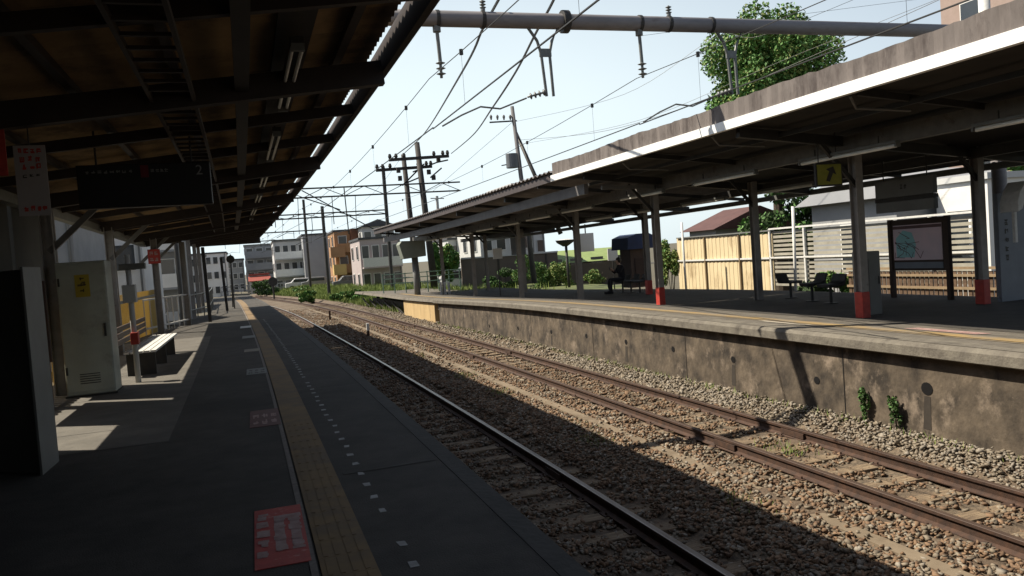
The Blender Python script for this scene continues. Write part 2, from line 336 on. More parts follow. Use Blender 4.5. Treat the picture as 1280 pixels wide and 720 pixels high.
# ------------------------------------------------------------------ rails and sleepers
TR = (('track beside the shaded platform', 2.45, 3.58), ('sunlit track beside the far platform wall', 6.16, 7.29))
RP = [(-.063, -.15), (.063, -.15), (.063, -.14), (.012, -.118), (.010, -.045), (.034, -.034), (.034, -.004), (.028, 0), (-.028, 0), (-.034, -.004), (-.034, -.034), (-.010, -.045), (-.012, -.118), (-.063, -.14)]
names = {(0, 0): 'rail in deep shade directly below the edge of the shaded platform', (0, 1): 'rail with bright shiny top along the canopy shadow',
         (1, 0): 'rusty rail of the sunlit track on the side of the shaded platform', (1, 1): 'rusty rail nearest the stained wall of the far platform'}
for ti, (tn, a, b) in enumerate(TR):
    for ri, o in enumerate((a, b)):
        mb = MB().sweep([(o+x, z) for x, z in RP], -3, 104, 1.2, mis=[0]*6+[1]*3+[0]*5)
        r = mb.build('rail', [RUST, RTOP if ti == 0 else RTOPB])
        tag(r, names[ti, ri], 'rail', 'rails')
        for Yj in (9.6, 22.3, 35):
            j = MB()
            for sx in (-1, 1): j.box(o+curve(Yj)+sx*.036-.012, o+curve(Yj)+sx*.036+.012, Yj-.25, Yj+.25, -.12, -.045)
            j.build('joint_plate', RUST, r)
    cxs = (a+b)/2
    nsl = 104 if ti else 60
    base = None
    for i in range(nsl):
        Y = 1.76+i*.62
        if Y < 2.6: continue
        if base is None:
            base = MB().box(-1.05, 1.05, -.105, .105, -.11, .012).build('sleeper', WOOD, bevel=.012)
            for rx in (-.565, .565): B(rx-.13, rx+.13, -.08, .08, .013, .026).build('base_plate', RUST, base)
            for rx in (-.565, .565):
                for s2 in (-1, 1): MB().tube([(rx+s2*.095, .04*s2, .02), (rx+s2*.095, .04*s2, .055)], .012, 6).build('spike', RUST, base)
            o = base
        else: o = copy_tree(base)
        o.location = (cxs+curve(Y)+random.uniform(-.02, .02), Y, -.165+random.uniform(-.006, .004)); o.rotation_euler.z = random.uniform(-.012, .012)-(-.001426*Y)*1.
        lab = 'wooden sleeper under the sunlit rusty rails of the far track' if ti else 'wooden sleeper in shade under the track beside the near platform'
        tag(o, lab, 'sleeper', 'sleepers of the far track' if ti else 'sleepers of the near track')
ct = MB().sweep([(5.25, -.3), (5.42, -.3), (5.42, -.105), (5.25, -.105)], 1, 60).build('cable_trough', mat('trough_concrete', (.33, .26, .18), (.24, .185, .125), .9, scale=3, c3=(.2, .15, .1), s3=2))
tag(ct, 'narrow concrete cable trough lid running along the ballast between the tracks', 'cable trough')
for i, (Y, oo_, lab) in enumerate(((32.5, 4.83, 'short white topped marker post between the tracks, the nearer of two'), (44.8, 4.80, 'short rusty marker post between the tracks, farther up the line'))):
    e = empty('marker_post', (oo_+curve(Y), Y, -.15), lab, 'marker post', 'track marker posts')
    x, y = e.location.x, e.location.y
    MB().box(x-.05, x+.05, y-.05, y+.05, -.2, .12 if i == 0 else .3).build('post', RUST, e, bevel=.01)
    MB().box(x-.055, x+.055, y-.055, y+.055, .121 if i == 0 else .301, .42).build('cap', WHITEP if i == 0 else RUST, e, bevel=.012)

# ------------------------------------------------------------------ near platform
def npl(Y): return -3.3 if Y < 24 else -3.3+min(1, (Y-24)/14)*2.0     # its back edge closes in
mbp = MB(); st = 1.0; ya, yb = -22, 62; vs = []; N = int((yb-ya)/st)
for i in range(N+1):
    Y = ya+i*st; c = curve(Y); L_ = npl(Y)
    vs += [(L_+c, Y, PZ), (1.40+c, Y, PZ), (1.40+c, Y, PZ-.18), (1.16+c, Y, PZ-.20), (1.16+c, Y, -.45), (L_+c, Y, -.45)]
fs = []
for i in range(N):
    for j in range(6): fs.append((i*6+j, i*6+(j+1) % 6, (i+1)*6+(j+1) % 6, (i+1)*6+j))
fs += [tuple(range(6)), tuple(N*6+j for j in range(6))]
near = struct(mbp.add(vs, fs).build('near_platform', ASPH))
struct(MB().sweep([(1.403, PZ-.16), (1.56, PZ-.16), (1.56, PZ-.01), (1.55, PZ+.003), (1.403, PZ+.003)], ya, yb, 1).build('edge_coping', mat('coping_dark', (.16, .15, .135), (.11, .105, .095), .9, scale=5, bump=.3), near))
del near['kind']; near['kind'] = 'structure'
# tactile strip, its blocks separated by joints
tp = MB()
Y = -4.0
while Y < 60:
    c0, c1 = curve(Y), curve(Y+.2985)
    tp.add([(.24+c0, Y, PZ+.004), (.54+c0, Y, PZ+.004), (.54+c1, Y+.2985, PZ+.004), (.24+c1, Y+.2985, PZ+.004), (.24+c0, Y, PZ+.010), (.54+c0, Y, PZ+.010), (.54+c1, Y+.2985, PZ+.010), (.24+c1, Y+.2985, PZ+.010)],
           [(4, 5, 6, 7), (0, 1, 5, 4), (1, 2, 6, 5), (2, 3, 7, 6), (3, 0, 4, 7)])
    if Y < 9:
        for k in range(4):
            xk = .27+k*.068
            tp.box(xk+c0, xk+.026+c0, Y+.02, Y+.28, PZ+.0101, PZ+.0125)
    Y += .3
tp.build('tactile_strip', TACT, near)
tl = MB().sweep([(.185, PZ+.004), (.225, PZ+.004)], ya, 60, 1, closed=False); tl.build('border_line', mat('pale_line', (.33, .29, .25), (.2, .17, .15), .8, scale=20), near)
dm = MB(); Y = 2.2
while Y < 30:
    c = curve(Y); a = random.uniform(-.01, .01)
    q_ = [random.uniform(-.007, .007) for _ in range(8)]
    if random.random() > .05: dm.add([(.71+c+a+q_[0], Y+q_[1], PZ+.004), (.76+c+a+q_[2], Y+q_[3], PZ+.004), (.76+c+a+q_[4], Y+.085+q_[5], PZ+.004), (.71+c+a+q_[6], Y+.085+q_[7], PZ+.004)], [(0, 1, 2, 3)])
    Y += .355
dm.build('edge_marks', mat('worn_white', (.62, .62, .60), (.36, .36, .34), .7, scale=9), near)
MB().sweep([(-3.28, PZ+.004), (-.93, PZ+.004)], 9.0, 24, 1, closed=False).build('sun_lane_paint', mat('sun_lane_paint', (.118, .109, .094), (.08, .074, .064), .9, scale=3, c3=(.08, .074, .065), s3=.9, p3=.6, bump=.3, bscale=70), near)  # lighter floor colour painted along the lane so its sunlight reads brighter
sm_ = MB()
for Y in (6.55, 11.4, 16.3, 21.2):
    c = curve(Y); sm_.add([(.6+c, Y, PZ+.0045), (1.38+c, Y+.02, PZ+.0045), (1.38+c, Y+.06, PZ+.0045), (.6+c, Y+.03, PZ+.0045)], [(0, 1, 2, 3)])
for Y in (10.1, 12.9, 15.8, 18.7, 21.6):
    c = curve(Y); sm_.add([(-3.2+c, Y, PZ+.0065), (-.95+c, Y, PZ+.0065), (-.95+c, Y+.02, PZ+.0065), (-3.2+c, Y+.02, PZ+.0065)], [(0, 1, 2, 3)])
sm_.build('joint_seams', mat('seam', (.09, .085, .075), (.04, .037, .033), .9), near)
# floor signs
rnd = random.Random(3)
floor_signs = [(4.72, 1.18, REDS, 'red floor sign with worn white writing, nearest the bottom edge of the picture'),
               (9.12, 1.10, mat('dull_red', (.24, .10, .09), (.18, .08, .075), .7, scale=8), 'faded dull red floor sign with worn writing, second one along the yellow strip'),
               (13.93, .85, GREYB, 'pale grey rectangular floor sign, third one along the yellow strip'),
               (18.05, .65, mat('tan_print', (.42, .38, .30), (.3, .27, .22)), 'small tan floor sign, fourth one along the yellow strip'),
               (21.9, .85, GREYB, 'small grey floor sign, fifth one along the yellow strip'),
               (26.2, .9, WHITEP, 'tiny white floor sign, farthest one before the canopy shadow ends')]
for i, (Y0, ln, m, lab) in enumerate(floor_signs):
    c = curve(Y0+ln/2); x0, x1 = -.11+c, .205+c
    if i >= 1: x1 = .22+c
    e = empty('floor_sign', ((x0+x1)/2, Y0, PZ), lab, 'floor sign', 'floor signs along the yellow strip')
    B(x0, x1, Y0, Y0+ln, PZ+.002, PZ+.0062).build('panel', m, e)
    if i < 3:
        mb = MB(); fr = lambda u, v, h: (x0+u*(x1-x0), Y0+v*ln, PZ+.0064+h)
        if i == 0:
            cells = [(.17, .2+.16*k) for k in range(5)]+[(.52, .25+.17*k) for k in range(4)]+[(.83, .28+.15*k) for k in range(4)]
            strokes(mb, fr, cells, .30, .13, rnd, .3)
            for (u0, u1, v0, v1) in ((.40, .60, .24, .72), (.72, .92, .26, .74)): mb.add([fr(u0, v0, .0005), fr(u1, v0, .0005), fr(u1, v1, .0005), fr(u0, v1, .0005)], [(0, 1, 2, 3)])
            mb.add([fr(.4, .76, .001), fr(.97, .76, .001), fr(.97, .83, .001), fr(.4, .83, .001)], [(0, 1, 2, 3)])
            mb.build('lettering', PINKP, e)
        else:
            strokes(mb, fr, [(.2, .25), (.5, .25), (.8, .25), (.2, .6), (.5, .6), (.8, .6)], .24, .28, rnd, .2)
            mb.build('lettering', PINKP if i == 1 else DARKG, e)

# ------------------------------------------------------------------ far platform
def dk(o): return PZ+.17*max(0, min(1, (11.0-o)/2.8))     # deck falls away from the edge for drainage
E0 = dk(8.16)
prof = [(15.4, PZ), (11.0, PZ), (9.6, dk(9.6)), (8.16, E0), (8.10, E0-.02), (8.08, E0-.05), (8.08, E0-.17), (8.12, E0-.19), (8.30, E0-.19), (8.30, PZ-.32), (15.4, PZ-.32)]
fp = struct(MB().sweep(prof, -22, 34.5, 1, zf=rdz, mis=[0, 0, 0, 1, 1, 1, 1, 1, 0, 0, 0]).build('far_platform', [SLABM, EDGEM]))
def flat(name, o0, o1, y0, y1, m, h, parent=fp): 
    return MB().sweep([(o0, dk(o0)+h)]+([(9.6, dk(9.6)+h)] if o0 < 9.6 < o1 else [])+([(11.0, PZ+h)] if o0 < 11 < o1 else [])+[(o1, dk(o1)+h)], y0, y1, 1, zf=rdz, closed=False).build(name, m, parent)
flat('coping_strip', 8.17, 8.60, -4, 48, EDGEM, .004)
flat('tactile_strip', 9.15, 9.50, -4, 47, TACT2, .006)
flat('border_line', 9.02, 9.07, -4, 47, mat('tan_line', (.5, .4, .25), (.4, .3, .2)), .006)
flat('asphalt_surface', 10.4, 15.2, -4, 47, ASPH, .004)
rw = MB().sweep([(8.22, -.4), (8.22, E0-.193), (8.6, E0-.193), (8.6, -.4)], -22, 34, .8, zf=rdz).build('retaining_wall', WALLM)
tag(rw, 'stained old concrete retaining wall of the far platform with drain holes', 'wall')
for i, (Y, z) in enumerate([(8.1, .66), (10.2, .50), (12.4, .60), (14.5, .60), (16.6, .58), (18.8, .56), (21.2, .5), (24, .45), (27, .38)]):
    c = curve(Y); rr_ = .085 if i == 0 else .06
    pts = [(8.22+c-.006, Y+rr_*math.cos(t)*1.1, z+rdz(Y)+rr_*math.sin(t)) for t in [k*math.pi/6 for k in range(12)]]
    MB().add(pts+[(p[0]+.003, p[1], p[2]) for p in pts], [tuple(range(12))]+[(k, (k+1) % 12, 12+(k+1) % 12, 12+k) for k in range(12)]).build('drain_hole', BLACKP, rw)
for Y in (5.2, 9.6, 14.0, 18.4, 22.8, 27.2, 31.6):
    c = curve(Y); MB().add([(8.217+c, Y, -.1), (8.217+c, Y+.022, -.1), (8.217+c, Y+.022, E0-.20+rdz(Y)), (8.217+c, Y, E0-.20+rdz(Y))], [(0, 1, 2, 3)]).build('joint', BLACKP, rw)
for i, (Y, z) in enumerate([(8.1, .66), (12.4, .60), (16.6, .58), (21.2, .5)]):
    c = curve(Y); MB().add([(8.2165+c, Y-.05, z-.10), (8.2165+c, Y+.05, z-.10), (8.2165+c, Y+.09, .12), (8.2165+c, Y-.04, .12)], [(0, 1, 2, 3)]).build('drip_stain', mat('drip_stain', (.07, .058, .046), (.05, .04, .032), .95, scale=9), rw)
nw = MB().sweep([(8.19, -.4), (8.19, E0-.195), (8.7, E0-.195), (8.7, -.4)], 34.7, 41.2, .8, zf=rdz).build('end_wall', NEWC)
tag(nw, 'clean yellowish concrete block wall under the far end of the far platform', 'wall')
ex = struct(MB().sweep([(13, PZ), (11, PZ), (8.14, E0), (8.08, E0-.14), (8.3, E0-.17), (13, PZ-.2)], 34.52, 56, 1, zf=rdz, mis=[0, 0, 1, 1, 1, 0]).build('platform_extension', [SLABM, EDGEM]))
tr = MB()
for Y in (43, 45.5, 48, 50.5, 53):
    c = curve(Y); tr.box(9.0+c, 9.2+c, Y, Y+.2, -.3, PZ-.2+rdz(Y)); tr.beam((8.5+c, Y+.1, .0), (8.4+c, Y+2.5, .5), .08, .08)
tr.sweep([(8.9, .05), (9.0, .05), (9.0, .55), (8.9, .55)], 41.4, 54, 1)
tag(tr.build('support_frame', STEELD), 'dark steel trestle carrying the end of the far platform', 'trestle')
for i, (Y, o0, o1, m, lab) in enumerate([(6.2, 9.75, 10.1, REDS, 'faded red floor marking on the far platform edge, closest of the three'), (8.6, 9.65, 9.95, PINKP, 'pinkish floor marking on the far platform between tactile strip and shade'), (11.2, 8.85, 9.0, mat('white_worn', (.6, .55, .45), (.5, .45, .38)), 'thin pale floor marking on the far platform near the shadow of the beam')]):
    c = curve(Y); tag(MB().sweep([(o0, dk(o0)+.008), (o1, dk(o1)+.008)], Y, Y+1.3, .7, closed=False).build('floor_marking', m), lab, 'floor marking', 'floor markings on the far platform')

# ------------------------------------------------------------------ near canopy
nc = empty('platform_canopy', (-3, 10, PZ), 'dark canopy with brown boarded underside over the shaded platform', 'canopy')
def nz(X): return 4.22+(X+3.1)*.112          # underside height
yA, yB = -22, 31.6
# corrugated sheet
sh = MB(); M_ = 0
vs = []; fs = []; dx = .055; X = -3.15; cols_ = []
ycor = np.arange(yA, yB+.001, .038*2)
amp = .022
nX = 9
for j, Y in enumerate(ycor):
    for i in range(nX):
        X = -3.15+(1.31+3.15)*i/(nX-1); vs.append((X+curve(Y), Y, nz(X)+.13+amp*(1 if j % 2 else -1)))
for j in range(len(ycor)-1):
    for i in range(nX-1): fs.append((j*nX+i, j*nX+i+1, (j+1)*nX+i+1, (j+1)*nX+i))
sho = sh.add(vs, fs).build('roof_sheet', BOARDU, nc); sm = sho.modifiers.new('thick', 'SOLIDIFY'); sm.thickness = .006
MB().sweep([(1.36, 4.60), (1.42, 4.60), (1.42, 4.86), (1.36, 4.86)], yA, 43.2, 1).build('fascia', mat('maroon_fascia', (.10, .07, .068), (.07, .05, .05), .7, scale=4), nc)
MB().sweep([(-3.22, 4.04), (-3.02, 4.02), (-3.0, 4.16), (-3.24, 4.18)], yA, yB, 1).build('gutter', GALV, nc)
YF = [1.2, 7.6, 14.0, 20.5, 27.0, 30.9]
for i, Y in enumerate(YF):
    for dY in ([0] if i in (0,) else [0]):
        c = curve(Y)
        MB().beam((-3.0+c, Y, nz(-3.0)-.12), (1.36+c, Y, nz(1.36)-.12), .12, .22).build('rafter', STEELB, nc)
    # knee brace
    MB().beam((-2.85+c, Y, 3.35), (-2.0+c, Y, nz(-2)-.2), .07, .09).build('brace', STEEL, nc)
for Y in [3.3, 5.45, 9.7, 11.8, 16.1, 18.2, 22.7, 24.8]:
    c = curve(Y); MB().beam((-3.0+c, Y, nz(-3.0)-.05), (1.36+c, Y, nz(1.36)-.05), .07, .12).build('rafter', STEELB, nc)
for X in (-2.2, -1.3, -.45, .95):
    z = nz(X)+.03; MB().sweep([(X-.035, z), (X+.035, z), (X+.035, z+.07), (X-.035, z+.07)], yA, yB, 1.5).build('purlin', STEELB, nc)
for x0_, x1_ in ((-3.2, 1.4),):
    pass
# eave board closes the roof against the gutter
MB().sweep([(-3.24, 4.17), (-3.20, 4.17), (-3.20, 4.42), (-3.24, 4.42)], yA, yB, 1).build('eave_board', STEELB, nc)
MB().sweep([(-3.24, 4.39), (-3.0, 4.40), (-3.0, 4.43), (-3.24, 4.42)], yA, yB, 1).build('eave_flashing', STEELB, nc)
# narrower second length of the roof where the platform closes in
vs = []; fs = []; y2 = np.arange(yB, 43.2, .076)
for j, Y in enumerate(y2):
    for i in range(7):
        X = -1.9+(1.31+1.9)*i/6; vs.append((X+curve(Y), Y, nz(X)+.13+amp*(1 if j % 2 else -1)))
for j in range(len(y2)-1):
    for i in range(6): fs.append((j*7+i, j*7+i+1, (j+1)*7+i+1, (j+1)*7+i))
so2 = MB().add(vs, fs).build('roof_sheet', BOARDU, nc); sm = so2.modifiers.new('thick', 'SOLIDIFY'); sm.thickness = .006
c = curve(43.2); B(-1.9+c, 1.42+c, 43.21, 43.27, 4.32, 4.86).build('end_fascia', STEELB, nc)
c = curve(31.6); B(-3.2+c, -1.85+c, 31.62, 31.68, 4.1, 4.55).build('end_fascia', STEELB, nc)
for Y in (33.2, 35.4, 37.6, 39.8, 42):
    c = curve(Y); MB().beam((-1.85+c, Y, nz(-1.85)-.06), (1.36+c, Y, nz(1.36)-.06), .08, .14).build('rafter', STEELB, nc)
for X, Y in ((-1.78, 35.4), (-1.7, 39.8), (-1.6, 42.6)):
    c = curve(Y); MB().box(X+c-.08, X+c+.08, Y-.08, Y+.08, PZ, nz(X)).build('column', COLM, nc)
for X in (-.45, .95):
    z = nz(X)+.04; MB().sweep([(X-.035, z), (X+.035, z), (X+.035, z+.06), (X-.035, z+.06)], yB, 43, 1.5).build('purlin', STEELB, nc)
# columns
ncols = [(-2.85, 14.0), (-2.85, 20.5), (-2.86, 27.0), (-2.35, 30.9)]
for X, Y in ncols:
    c = 0 if Y > 25 else curve(Y)
    cb = MB().box(X+c-.09, X+c+.09, Y-.02, Y+.02, PZ, 4.1).box(X+c-.09, X+c-.075, Y-.1, Y+.1, PZ, 4.1).box(X+c+.075, X+c+.09, Y-.1, Y+.1, PZ, 4.1)
    cb.build('column', COLM, nc)
tag(MB().sweep([(.02, 4.42), (.14, 4.42), (.14, 4.50), (.02, 4.50)], -3, 31, 1.5).build('cable_tray', STEELD), 'long thin cable tray under the boarded roof of the near canopy', 'cable tray')
# cable ladder
cl = MB()
for Y in np.arange(2, 30, .32): c = curve(Y); cl.box(-.66+c, -.34+c, Y, Y+.035, 4.34, 4.365)
for X in (-.68, -.34): cl.sweep([(X, 4.33), (X+.03, 4.33), (X+.03, 4.39), (X, 4.39)], 2, 30, 1.5)
tag(cl.build('cable_ladder', STEELB), 'brown steel cable ladder hanging below the near canopy', 'cable ladder')
# twin lamps in a row
def lamp_fixture(kind):
    e = bpy.data.objects.new('tube_lamp', None); COL.objects.link(e)
    MB().box(-.055, .055, -1.22, 1.22, .02, .075).build('housing', GALV if kind else STEELD, e, bevel=.006)
    if kind:
        MB().tube([(0, -1.18, -.016), (0, 1.18, -.016)], .034, 10).build('tube', TUBE, e, smooth=True)
    else:
        for s2 in (-1, 1): MB().tube([(s2*.038, -1.18, -.002), (s2*.038, 1.18, -.002)], .016, 8).build('tube', TUBE, e, smooth=True)
    for s2 in (-1, 1): B(-.05, .05, s2*1.21-.02, s2*1.21+.02, -.04, .02).build('end_cap', GALV, e)
    for s2 in (-1, 1): MB().tube([(0, s2*.8, .07), (0, s2*.8, .2 if kind else .16)], .012, 6).build('hanger', STEELD, e)
    return e
ordn = ['first', 'second', 'third', 'fourth', 'fifth', 'sixth', 'seventh', 'eighth', 'ninth', 'tenth', 'eleventh', 'twelfth']
proto = lamp_fixture(0); X = .5
for i, Y in enumerate([3.6, 7.6, 11.6, 15.6, 19.6, 23.6, 27.6]):
    o = proto if i == 0 else copy_tree(proto)
    o.location = (X+curve(Y), Y, 4.52); o.rotation_euler.z = -math.atan(-.001426*Y)*1
    tag(o, 'unlit twin tube lamp under the near canopy, %s from the camera end' % ordn[i], 'tube lamp', 'tube lamps under the near canopy')
tag(MB().sweep([(.36, 4.68), (.64, 4.68), (.64, 4.72), (.36, 4.72)], -2, 31, 1.5).build('lamp_rail', STEELD), 'dark steel channel carrying the lamp row under the near canopy', 'lamp rail')

# bridge-shaped block added unseen behind the viewer to hold back sky light
e = empty('sky_blocker', (5, -14, PZ), 'added unseen bridge block over both tracks, cutting off sky light behind the viewer', 'sky_blocker')
B(-4.5, 17, -17, -13, 5.3, 8.4).build('hall', GREYW, e); B(-4.6, 17.1, -17.1, -12.9, 8.402, 8.7).build('roof', SLATE, e)
for k in range(8): B(-3+k*2.5, -1.2+k*2.5, -12.98, -12.95, 6.4, 7.6).build('window', GLASS, e)
for x in (-4, 4.85, 16.2): B(x-.25, x+.25, -15.3, -14.7, -.3, 5.3).build('pier', GREYB, e)
B(9.3, 15, -21, -17.2, PZ, 5.3).build('stair_wall', GREYW, e)
# ------------------------------------------------------------------ far canopy
fc = empty('platform_canopy', (12, 15, PZ), 'long canopy with white fascia on red footed columns over the far platform', 'canopy')
def rz(o): return 4.80-(max(o, 9)-9)*.115 if o > 9 else 4.80
def rdc(Y): return -.12*min(1, max(0, (Y-18)/20))
S1 = 20.4
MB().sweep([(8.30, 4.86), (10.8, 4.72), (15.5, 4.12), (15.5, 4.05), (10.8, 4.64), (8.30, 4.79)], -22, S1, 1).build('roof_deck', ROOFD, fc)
MB().sweep([(8.20, 4.70), (8.30, 4.70), (8.30, 4.86), (8.20, 4.86)], -22, S1, 1).build('white_fascia', WHITE2, fc)
# weathered upstand with slightly uneven top
up = MB(); vs = []; fs = []; yy = np.arange(-5, S1+.01, .15); rn = random.Random(5)
for j, Y in enumerate(yy):
    zt = 5.17+.018*math.sin(Y*1.3)+rn.uniform(-.012, .012); c = curve(Y); b_ = .010*(1 if j % 2 else -1)
    vs += [(8.235+c+b_, Y, 4.863), (8.235+c+b_, Y, zt), (8.30+c, Y, zt), (8.30+c, Y, 4.863)]
for j in range(len(yy)-1):
    for k in range(4): fs.append((j*4+k, j*4+(k+1) % 4, (j+1)*4+(k+1) % 4, (j+1)*4+k))
fs += [(0, 1, 2, 3), tuple((len(yy)-1)*4+k for k in range(4))]
up.add(vs, fs).build('weathered_upstand', ROOFT, fc)
# the farther, older section: corrugated sheet whose ends show as teeth
vs = []; fs = []; yy = np.arange(S1+.15, 49, .17)
for j, Y in enumerate(yy):
    a = .035*(1 if j % 2 else -1)
    for o in (8.28, 9.6, 12, 15.4): vs.append((o+curve(Y), Y, {8.28: 5.0, 9.6: 4.92, 12: 4.7, 15.4: 4.2}[o]+a+rdc(Y)))
for j in range(len(yy)-1):
    for i in range(3): fs.append((j*4+i, j*4+i+1, (j+1)*4+i+1, (j+1)*4+i))
o_ = MB().add(vs, fs).build('corrugated_roof', mat('grey_corrugated', (.34, .32, .32), (.22, .20, .2), .8, scale=3), fc); sm = o_.modifiers.new('t', 'SOLIDIFY'); sm.thickness = .01
MB().sweep([(8.36, 4.74), (8.46, 4.74), (8.46, 4.94), (8.36, 4.94)], S1+.15, 49, 1, zf=rdc).build('dark_fascia', mat('mauve_fascia', (.10, .08, .085), (.07, .06, .062), .7, scale=4), fc)
MB().sweep([(8.9, 4.28), (9.02, 4.28), (9.02, 4.56), (8.9, 4.56)], 19.8, 49, 1, zf=lambda Y: rdc(Y)*1.6).build('edge_girder', mat('pale_girder', (.25, .24, .24), (.19, .18, .18), .6, scale=3), fc)
MB().sweep([(10.72, 4.22), (10.88, 4.22), (10.88, 4.52), (10.72, 4.52)], -22, 49, 1, zf=lambda Y: rdc(Y)*2).build('main_girder', STEEL, fc)
MB().sweep([(13.8, 4.02), (13.94, 4.02), (13.94, 4.22), (13.8, 4.22)], -22, 49, 1, zf=lambda Y: rdc(Y)*2).build('rear_girder', STEELD, fc)
MB().sweep([(15.42, 3.86), (15.56, 3.86), (15.56, 4.0), (15.42, 4.0)], -22, 49, 1, zf=rdc).build('rear_gutter', GALV, fc)
FY = [5.9, 12.25, 18.9, 25.2, 31.1, 37.6, 43.5]
for i, Y in enumerate(FY):
    c = curve(Y); d = rdc(Y); pz = PZ+rdz(Y)
    MB().beam((8.5+c, Y, 4.66+d), (15.4+c, Y, 3.98+d), .12, .18).build('cross_beam', STEELD, fc)
    if i > 1: MB().beam((8.98+c, Y, 4.35+d), (10.75+c, Y, 4.3+d), .08, .1).build('cross_tie', STEEL, fc)
    Y0_ = Y
    for o in ((11.02, 14.0), (11.02, 14.0), (10.70, 12.98), (11.0, 13.25), (11.02, 13.6), (11.02, 13.6), (11.02, 13.6))[i]:
        Y = Y0_ if i != 2 else (19.3 if o < 12 else 18.1)
        if i == 3 and o > 12: Y = 24.5
        x = o+c; col = MB()
        col.box(x-.012, x+.012, Y-.08, Y+.08, pz, 4.25+d*2).box(x-.08, x+.08, Y-.095, Y-.08, pz, 4.25+d*2).box(x-.08, x+.08, Y+.08, Y+.095, pz, 4.25+d*2)
        cc = col.build('column', COLM, fc)
        if i <= 1 or (i == 2 and o < 12) or (i == 3 and o > 12): MB().box(x-.088, x+.088, Y-.105, Y+.105, pz+.002, pz+.50).build('red_base', REDP, cc, bevel=.01)
        MB().beam((x, Y, 3.6+d), (x-.75, Y, 4.42+d), .06, .08).build('brace', STEELD, fc)
for Y in np.arange(2.9, 49, 3.17):
    if min(abs(Y-f) for f in FY) < .8: continue
    c = curve(Y); d = rdc(Y); MB().beam((8.4+c, Y, 4.73+d), (15.4+c, Y, 4.02+d), .06, .10).build('rafter', STEELD, fc)
for o in (9.3, 12.2):
    MB().sweep([(o, 4.54 if o < 10 else 4.42), (o+.05, 4.54 if o < 10 else 4.42), (o+.05, 4.62 if o < 10 else 4.5), (o, 4.62 if o < 10 else 4.5)], -5, 49, 1.5, zf=rdc).build('purlin', STEELD, fc)
dp = MB(); 
for Y in (6.6, 9.3, 12.8, 16.4):
    c = curve(Y); MB().tube([(8.33+c, Y, 4.68), (8.6+c, Y+.2, 4.55), (9.6+c, Y+.2, 4.5)], .02, 6).build('conduit', STEEL, fc)
proto = lamp_fixture(1)
for i, Y in enumerate([5.4, 9.5, 11.9+0, 15.76, 19.65, 23.95, 27.4, 30.6, 33.8, 37, 40.2, 43.4]):
    if i == 1: Y = 8.0
    o = proto if i == 0 else copy_tree(proto)
    o.location = (10.5+curve(Y), Y, 4.16+rdc(Y)*2); o.rotation_euler.z = .001426*Y
    tag(o, 'white tube lamp along the far canopy girder, %s from the camera end' % ordn[i], 'tube lamp', 'tube lamps under the far canopy')
for i, (Y, X) in enumerate([(17.2, 13.2), (24.5, 13.0), (27.5, 13), (21, 13.3)]):
    o = copy_tree(proto); o.location = (X+curve(Y), Y, 3.95+rdc(Y)); tag(o, 'small tube lamp over the rear of the far platform, %s from the seated person' % ['third', 'second', 'first', 'fourth'][i] , 'tube lamp', 'rear tube lamps under the far canopy')

# ------------------------------------------------------------------ things on the far platform
e = empty('hanging_sign', (10.25, 12.2, 4.3), 'yellow green square sign with a dark arrow hanging beside a far platform column', 'sign')
B(9.96, 10.55, 12.17, 12.23, 3.62, 4.05).build('frame', STEELD, e, bevel=.01)
B(9.99, 10.52, 12.16, 12.169, 3.65, 4.02).build('panel', YGS, e)
ar = MB(); ar.prism([(10.17, 3.72), (10.25, 3.70), (10.33, 3.86), (10.40, 3.83), (10.34, 3.98), (10.18, 3.93), (10.25, 3.89)], 'y', 12.152, 12.159); ar.build('arrow', STEELD, e)
for x in (10.05, 10.45): MB().tube([(x, 12.2, 4.05), (x, 12.2, 4.6)], .01, 6).build('hanger', STEELD, e)
e = empty('notice_board', (14.4, 14.3, PZ), 'large framed map board on dark posts on the far platform', 'notice board')
for Y in (13.50, 15.12): B(14.36, 14.46, Y-.05, Y+.05, PZ, 2.95).build('post', BROWNP, e, bevel=.008)
B(14.38, 14.44, 13.56, 15.06, 1.74, 2.93).build('frame', BROWNP, e, bevel=.01)
B(14.366, 14.379, 13.62, 15.0, 1.99, 2.8).build('map_sheet', mat('map_sheet', (.52, .40, .43), (.42, .36, .40), .5, scale=1.3), e)
MB().prism([(14.92, 2.05), (14.40, 2.05), (14.34, 2.35), (14.45, 2.62), (14.70, 2.68), (14.92, 2.5)], 'x', 14.3635, 14.3655).build('sea_area', mat('map_teal', (.20, .42, .44), (.18, .36, .38), .5), e)
B(14.366, 14.379, 13.62, 15.0, 1.80, 1.94).build('lower_sheet', BLUEP, e)
B(14.362, 14.3655, 13.62, 15.0, 2.71, 2.78).build('title_band', MAPP, e)
mb = MB(); fr = lambda u, v, h: (14.362-h, 15.0-u*1.38, 2.0+v*.7); rn2 = random.Random(9)
for k in range(9):
    pts = [(rn2.uniform(.05, .95), rn2.uniform(.05, .9))]
    for q in range(3): pts.append((min(.97, max(.03, pts[-1][0]+rn2.uniform(-.3, .3))), min(.92, max(.04, pts[-1][1]+rn2.uniform(-.25, .25)))))
    for a, b in zip(pts, pts[1:]): mb.beam(fr(*a, 0), fr(*b, 0), .003, .012)
mb.build('map_lines', MAPP, e)
e = empty('station_sign', (13.5, 13.7, 3.1), 'grey station sign box with a dark band hanging above the map board', 'sign')
B(13.44, 13.56, 12.9, 14.5, 3.42, 3.80).build('panel', GREYB, e, bevel=.01)
B(13.43, 13.57, 12.9, 14.5, 3.33, 3.415).build('dark_band', STEELD, e)
B(13.44, 13.56, 12.9, 14.5, 3.10, 3.325).build('lower_panel', GREYB, e, bevel=.008)
